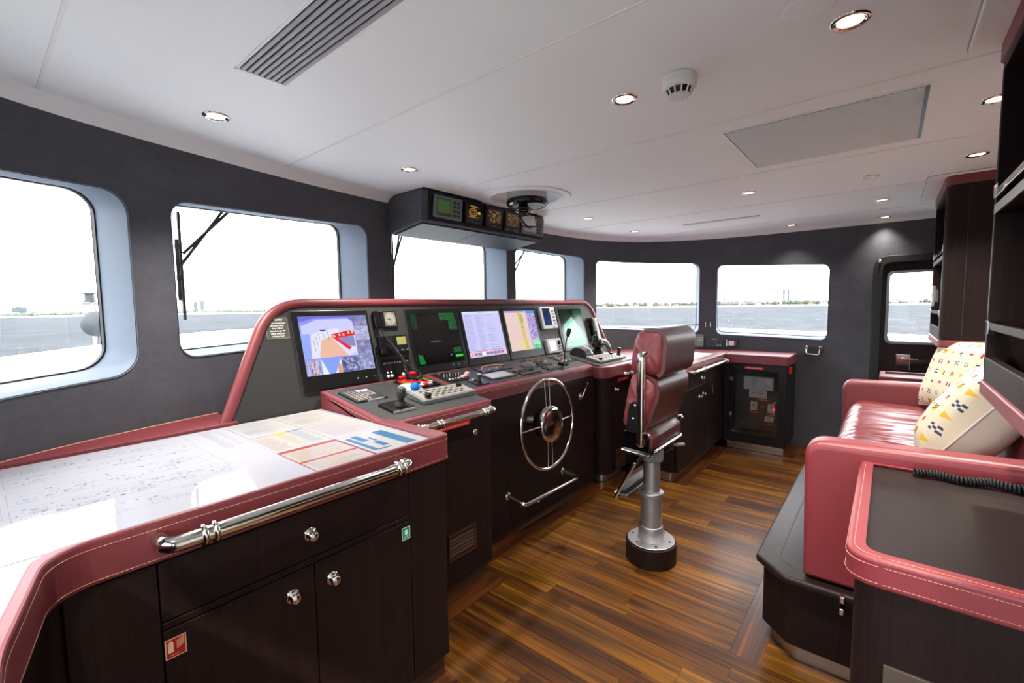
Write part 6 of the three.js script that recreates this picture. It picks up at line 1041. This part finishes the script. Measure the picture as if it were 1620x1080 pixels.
// ---------- ceiling fittings ----------
{
  const proto = (() => {
    const o = thing('downlight', 'lamp', 'ceiling light', [0, YC, 0], undefined, true);
    part('trim_ring', lathe([[0.032, 0.004], [0.034, -0.002], [0.038, -0.005], [0.044, -0.004], [0.0465, 0.0], [0.046, 0.003]], [0, 0, 0], 'y', 32), M.chrome, o);
    part('reflector', lathe([[0.036, -0.0045], [0.033, -0.003], [0.03, -0.0015]], [0, 0, 0], 'y', 28), M.chrome, o);
    std('lampGlow', 0xfff0d8, 0.4, 0, { emissive: 0xffe6c0, emissiveIntensity: 2.6 });
    part('lamp_lens', lathe([[0, -0.0035], [0.022, -0.0032], [0.031, -0.001], [0.031, 0.004], [0, 0.004]], [0, 0, 0], 'y', 28), M.lampGlow, o);
    const l = new THREE.SpotLight(0xfff6ea, LAMP, 0, 0.85, 1, 2); l.name = 'downlight_beam'; l.position.set(0, -0.012, 0); l.target.position.set(0, -2, 0); l.castShadow = true; l.shadow.radius = 1.5; o.add(l, l.target);
    return o;
  })();
  const spots = [
    [0.66, -2.005, 'ceiling downlight above the left windows, leftmost of all'], [1.569, -2.005, 'ceiling downlight just left of the overhead instrument box'], [3.43, -2.0, 'ceiling downlight just right of the overhead instrument box'], [4.357, -1.998, 'ceiling downlight at the edge of the front wall, left of the slot vent'],
    [1.57, -0.764, 'ceiling downlight beside the smoke detector'], [3.414, -0.758, 'ceiling downlight between the panel grille and the slot vent'], [5.101, -0.751, 'ceiling downlight over the starboard side window'],
    [1.545, -0.109, 'largest, nearest ceiling downlight at the upper right'], [4.333, -0.07, 'nearer downlight of the pair left of the far shelf unit'], [5.214, -0.06, 'farther downlight of the pair left of the far shelf unit'],
    [3.344, 0.314, 'ceiling downlight between the two hanging shelf units'], [2.486, 0.277, 'ceiling downlight half hidden by the near shelf unit'],
    [-0.2, -0.76, 'added unseen ceiling downlight over the chart table, above the picture'], [0.75, 0.3, 'added unseen ceiling downlight inside the port doorway, above the picture'], [1.63, 0.3, 'added unseen ceiling downlight under the near shelf unit hatch, above the picture'],  // unseen downlights, added to brighten the room
  ];
  spots.forEach(([x, z, lab], i) => {
    const o = i ? proto.clone() : proto; if (i) { o.name = numbered('downlight'); scene.add(o); const l = o.children.find((q) => q.isSpotLight), t = o.children.find((q) => !q.isMesh && !q.isLight && q.type === 'Object3D'); if (l && t) l.target = t; }
    o.position.set(x, YC, z); o.userData.label = lab;
    if (x > 5) o.children.find((q) => q.isSpotLight).intensity = LAMP * 0.25;
  });
}
{
  // slat vent over the chart table
  const o = thing('slat_vent', 'long grey slatted air vent in the ceiling above the chart table', 'vent', [0.65, YC, -1.2]);
  const x0 = 0.582, x1 = 0.722, z0 = -1.556, z1 = -0.5;
  part('recess', bx(x0 - 0.002, x1 + 0.002, YC - 0.0015, YC, z0 - 0.002, z1, 0), M.black, o);
  part('frame', [bx(x0 - 0.008, x0, YC - 0.004, YC + 0.001, z0 - 0.008, z1, 0.001), bx(x1, x1 + 0.008, YC - 0.004, YC + 0.001, z0 - 0.008, z1, 0.001), bx(x0 - 0.008, x1 + 0.008, YC - 0.004, YC + 0.001, z0 - 0.008, z0, 0.001)], M.ceiling, o);
  for (let i = 0; i < 8; i++) { const x = x0 + (i + 0.5) * (x1 - x0) / 8; part('slat', bx(x - 0.0058, x + 0.0058, YC - 0.008, YC - 0.001, z0 + 0.002, z1, 0.0025), M.slatGrey, o); }
}
{
  const o = thing('panel_grille', 'square pale ribbed air grille in the ceiling at the upper right', 'vent', [2.49, YC, -0.25]);
  const x0 = 2.16, x1 = 2.82, z0 = -0.585, z1 = 0.08;
  part('recess', bx(x0, x1, YC - 0.001, YC, z0, z1, 0), M.black, o);
  part('frame', [bx(x0 - 0.012, x0, YC - 0.003, YC + 0.001, z0 - 0.012, z1 + 0.012, 0.001), bx(x1, x1 + 0.012, YC - 0.003, YC + 0.001, z0 - 0.012, z1 + 0.012, 0.001), bx(x0, x1, YC - 0.003, YC + 0.001, z0 - 0.012, z0, 0.001), bx(x0, x1, YC - 0.003, YC + 0.001, z1, z1 + 0.012, 0.001)], M.ceiling, o);
  for (let i = 0; i < 44; i++) { const x = x0 + 0.004 + (i + 0.5) * (x1 - x0 - 0.008) / 44; part('rib', bx(x - 0.0052, x + 0.0052, YC - 0.0055, YC - 0.0005, z0 + 0.006, z1 - 0.012, 0.002, 1), M.acGrey, o); }
}
{
  const o = thing('slot_vent', 'narrow grey slot vent in the ceiling before the side window', 'vent', [4.35, YC, -1.19]);
  part('frame', bx(4.32, 4.385, YC - 0.003, YC, -1.515, -0.87, 0.001), M.slatGrey, o);
  for (const x of [4.336, 4.352, 4.368]) part('slat', bx(x - 0.004, x + 0.004, YC - 0.006, YC - 0.002, -1.505, -0.88, 0.0015), M.acGrey, o);
}
{
  const B = [1.54, YC, -0.556], o = thing('smoke_detector', 'white round smoke detector with dark side slots on the ceiling', 'smoke detector', B, undefined, true);
  part('base', lathe([[0, 0], [0.054, 0], [0.055, -0.003], [0.055, -0.018], [0.053, -0.02]], [0, 0, 0], 'y', 40), M.whitePlastic, o);
  part('cover', lathe([[0.053, -0.019], [0.054, -0.022], [0.052, -0.034], [0.044, -0.04], [0.04, -0.041]], [0, 0, 0], 'y', 40), M.whitePlastic, o);
  part('chamber', lathe([[0.036, -0.036], [0.034, -0.058], [0, -0.058]], [0, 0, 0], 'y', 30), M.black, o);
  for (let i = 0; i < 12; i++) { const a = i / 12 * 6.283; part('fin', rod([0.045 * Math.cos(a), -0.038, 0.045 * Math.sin(a)], [0.032 * Math.cos(a), -0.062, 0.032 * Math.sin(a)], 0.0028, 6), M.whitePlastic, o); }
  part('cap', lathe([[0, -0.064], [0.024, -0.064], [0.033, -0.06], [0.034, -0.056], [0, -0.056]], [0, 0, 0], 'y', 32), M.whitePlastic, o);
}
{
  const o = thing('speaker_cover', 'round flat white ceiling cover at the top edge beside the nearest downlight', 'cover', [1.4, YC, -0.185], undefined, true);
  part('disc', lathe([[0, -0.006], [0.055, -0.006], [0.06, -0.003], [0.06, 0]], [0, 0, 0], 'y', 40), M.ceiling, o); part('rim', ring(0.0595, 0.0018, [0, -0.002, 0], 'y', 40), M.whitePlastic, o);
  const s = thing('motion_sensor', 'small chrome rimmed ceiling sensor between the grille and the far downlights', 'sensor', [3.479, YC, -0.12], undefined, true);
  part('rim', ring(0.04, 0.004, [0, -0.001, 0], 'y', 32), M.chrome, s); part('dome', lathe([[0.038, 0], [0.036, -0.004], [0, -0.006]], [0, 0, 0], 'y', 30), M.ceiling, s);
}
for (const [x0, x1, lab] of [[0.9, 1.985, 'white rounded ceiling hatch above the near shelf unit'], [3.72, 4.62, 'white rounded ceiling hatch above the far shelf unit']]) {
  const o = thing('ceiling_hatch', lab, 'hatch', [(x0 + x1) / 2, YC, 0.5]);
  part('hatch_panel', prism([[x0, 0.15, 0.05], [x1, 0.15, 0.05], [x1, 0.85, 0], [x0, 0.85, 0]], YC - 0.012, YC - 0.002, 0.004), M.ceiling, o);
  part('shadow_gap', prism([[x0 - 0.004, 0.146, 0.05], [x1 + 0.004, 0.146, 0.05], [x1 + 0.004, 0.85, 0], [x0 - 0.004, 0.85, 0]], YC - 0.003, YC, 0), M.slatGrey, o);
}
{
  // instrument box between ceiling and front wall
  const o = thing('overhead_instrument_box', 'black overhead instrument box hanging from the ceiling in front of the middle window', 'console', [2.48, 2.0, -2.4]);
  const prof = [[-2.245, 2.186, 0.004], [-2.262, 1.995, 0.008], [-2.6, 1.945, 0.004], [-2.6, 2.22, 0], [-2.3, 2.22, 0], [-2.3, 2.186, 0]];
  part('housing', slabX(prof, 1.845, 3.12, 0.004), M.wall, o);
  part('bottom_panel', slabX([[-2.29, 1.987, 0.002], [-2.29, 1.982, 0], [-2.58, 1.939, 0], [-2.58, 1.944, 0.002]], 1.88, 2.4, 0.001), std('podGrey', 0x363b40, 0.6), o);
  part('bottom_panel', slabX([[-2.29, 1.987, 0.002], [-2.29, 1.982, 0], [-2.58, 1.939, 0], [-2.58, 1.944, 0.002]], 2.405, 3.09, 0.001), M.podGrey, o);
  part('fascia', slabX([[-2.238, 2.182, 0.002], [-2.255, 2.0, 0.002], [-2.262, 2.0, 0], [-2.245, 2.182, 0]], 1.9, 3.115, 0.001), M.black, o);
  const inst = (x0, x1, lab, kind) => {
    const b = [(x0 + x1) / 2, 2.025, -2.251], q = thing('overhead_display', lab, 'display', b, undefined, true); q.rotation.x = 0.09; const w = x1 - x0, h = 0.14;
    part('case', slabZ(rect(-w / 2, w / 2, 0, h, 0.008), 0, 0.02, 0.004), kind === 'echo' || kind === 'fax' ? M.midGrey : M.black, q);
    if (kind === 'echo') { const t = canvasTex(128, 128, (k, W2, H2) => { k.fillStyle = '#23331f'; k.fillRect(0, 0, W2, H2); k.fillStyle = '#3d6a34'; k.fillRect(8, 12, 112, 96); k.fillStyle = '#55602c'; k.fillRect(60, 60, 60, 44); }); part('display_screen', plate(w * 0.5, h * 0.76).translate(-w * 0.18, h / 2, 0.0208), screen('echoS', t, 0.35), q, undefined, true); for (let i = 0; i < 4; i++) for (let j = 0; j < 2; j++) part('button', bx(w * 0.16 + j * 0.035, w * 0.16 + j * 0.035 + 0.024, 0.02 + i * 0.028, 0.036 + i * 0.028, 0.019, 0.023, 0.002), M.darkGrey, q); }
    if (kind === 'fax') { part('display_screen', bx(-w * 0.4, w * 0.12, h * 0.14, h * 0.84, 0.019, 0.0215, 0.001), M.lightGrey, q); for (let i = 0; i < 5; i++) for (let j = 0; j < 2; j++) part('button', bx(w * 0.2 + j * 0.032, w * 0.2 + j * 0.032 + 0.02, 0.016 + i * 0.024, 0.03 + i * 0.024, 0.019, 0.023, 0.002), M.darkGrey, q); }
    if (kind === 'amber' || kind === 'text') { const t = canvasTex(128, 128, (k, W2, H2) => { k.fillStyle = '#120b08'; k.fillRect(0, 0, W2, H2); k.strokeStyle = '#c99a48'; k.fillStyle = '#d6a24c'; if (kind === 'amber') { k.lineWidth = 3; for (const r of [14, 26, 34]) { k.beginPath(); k.arc(50, 66, r, 0, 7); k.stroke(); } k.fillRect(92, 56, 20, 20); k.fillRect(20, 14, 60, 4); k.fillRect(30, 22, 70, 3); k.fillRect(10, 104, 90, 3); } else for (let i = 0; i < 70; i++) k.fillRect(10 + rnd() * 100, 12 + rnd() * 104, 3 + rnd() * 10, 3); }); part('display_screen', plate(w * 0.82, h * 0.74).translate(0, h * 0.56, 0.0208), screen('amb' + x0, t, 0.7), q, undefined, true); for (let i = 0; i < 6; i++) part('button', bx(-w * 0.4 + i * w * 0.14, -w * 0.4 + i * w * 0.14 + 0.012, 0.008, 0.016, 0.019, 0.022, 0.001, 1), M.midGrey, q); }
  };
  inst(1.93, 2.17, 'grey overhead display with a green screen, leftmost in the instrument box', 'echo');
  inst(2.2, 2.375, 'overhead display with an amber compass rose, second from the left', 'amber');
  inst(2.4, 2.585, 'overhead display with amber text, third from the left', 'text');
  inst(2.61, 2.79, 'overhead display with amber symbols half hidden behind the periscope', 'text');
  inst(2.82, 3.1, 'grey overhead display with a blank pale screen, rightmost in the instrument box', 'fax');
}
{
  // compass periscope through the ceiling
  const C = [2.49, YC, -1.94], o = thing('compass_periscope', 'round recessed ceiling compass tube with a black ring and hanging mirror viewer', 'periscope', C, undefined, true);
  part('ceiling_ring', lathe([[0.236, 0.01], [0.238, -0.004], [0.244, -0.011], [0.252, -0.012], [0.258, -0.006], [0.298, -0.006], [0.305, -0.009], [0.312, -0.006], [0.315, 0.0]], [0, 0, 0], 'y', 64), M.ceiling, o);
  part('well', lathe([[0.243, 0], [0.235, 0.03], [0.18, 0.055], [0.1, 0.058], [0, 0.058]], [0, 0, 0], 'y', 56), M.ceiling, o);
  part('drum', lathe([[0.137, 0.056], [0.137, 0.0], [0.134, -0.02], [0, -0.02]], [0.02, 0, 0], 'y', 48), M.lightGrey, o);
  part('drum_ring', lathe([[0.1, -0.055], [0.125, -0.058], [0.14, -0.045], [0.143, -0.03], [0.138, -0.015], [0.13, -0.012]], [0.02, 0, 0], 'y', 48), M.blackGloss, o);
  part('drum_cover', lathe([[0, -0.048], [0.1, -0.05], [0.102, -0.056], [0, -0.05]], [0.02, 0, 0], 'y', 40), M.darkGrey, o);
  part('neck', [lathe([[0.03, -0.05], [0.035, -0.08], [0.05, -0.085], [0.05, -0.1], [0.03, -0.105]], [-0.06, 0, 0.03], 'y', 24), bx(-0.1, -0.02, -0.1, -0.085, 0.0, 0.06, 0.004)], M.blackGloss, o);
  const v = part('viewer', [tube([[-0.1, -0.1, 0.03], [-0.12, -0.15, 0.05], [-0.1, -0.2, 0.07], [-0.05, -0.215, 0.07], [-0.005, -0.2, 0.06], [0.0, -0.14, 0.04], [-0.02, -0.1, 0.03]], 0.009, 40, 8), ], M.blackGloss, o);
  const gm = new THREE.BoxGeometry(0.1, 0.075, 0.006).rotateX(-0.35).rotateY(-0.5).translate(-0.045, -0.17, 0.06); part('mirror', gm, M.chrome, v);
  part('mirror_frame', new THREE.BoxGeometry(0.112, 0.087, 0.004).rotateX(-0.35).rotateY(-0.5).translate(-0.043, -0.171, 0.057), M.black, v);
  part('adjuster', [cyl(0.012, 0.03, [0.0, -0.09, 0.04], 'x', 14), cyl(0.008, 0.03, [-0.11, -0.115, 0.03], '-x', 12)], M.chrome, o);
}
// ---------- render ----------
scene.traverse((o) => { if (o.isMesh) { o.castShadow = true; o.receiveShadow = true; } });
const renderer = new THREE.WebGLRenderer({ antialias: true });
renderer.shadowMap.enabled = true;
renderer.toneMapping = THREE.LinearToneMapping;
renderer.toneMappingExposure = EXPOSURE;
renderer.render(scene, camera);
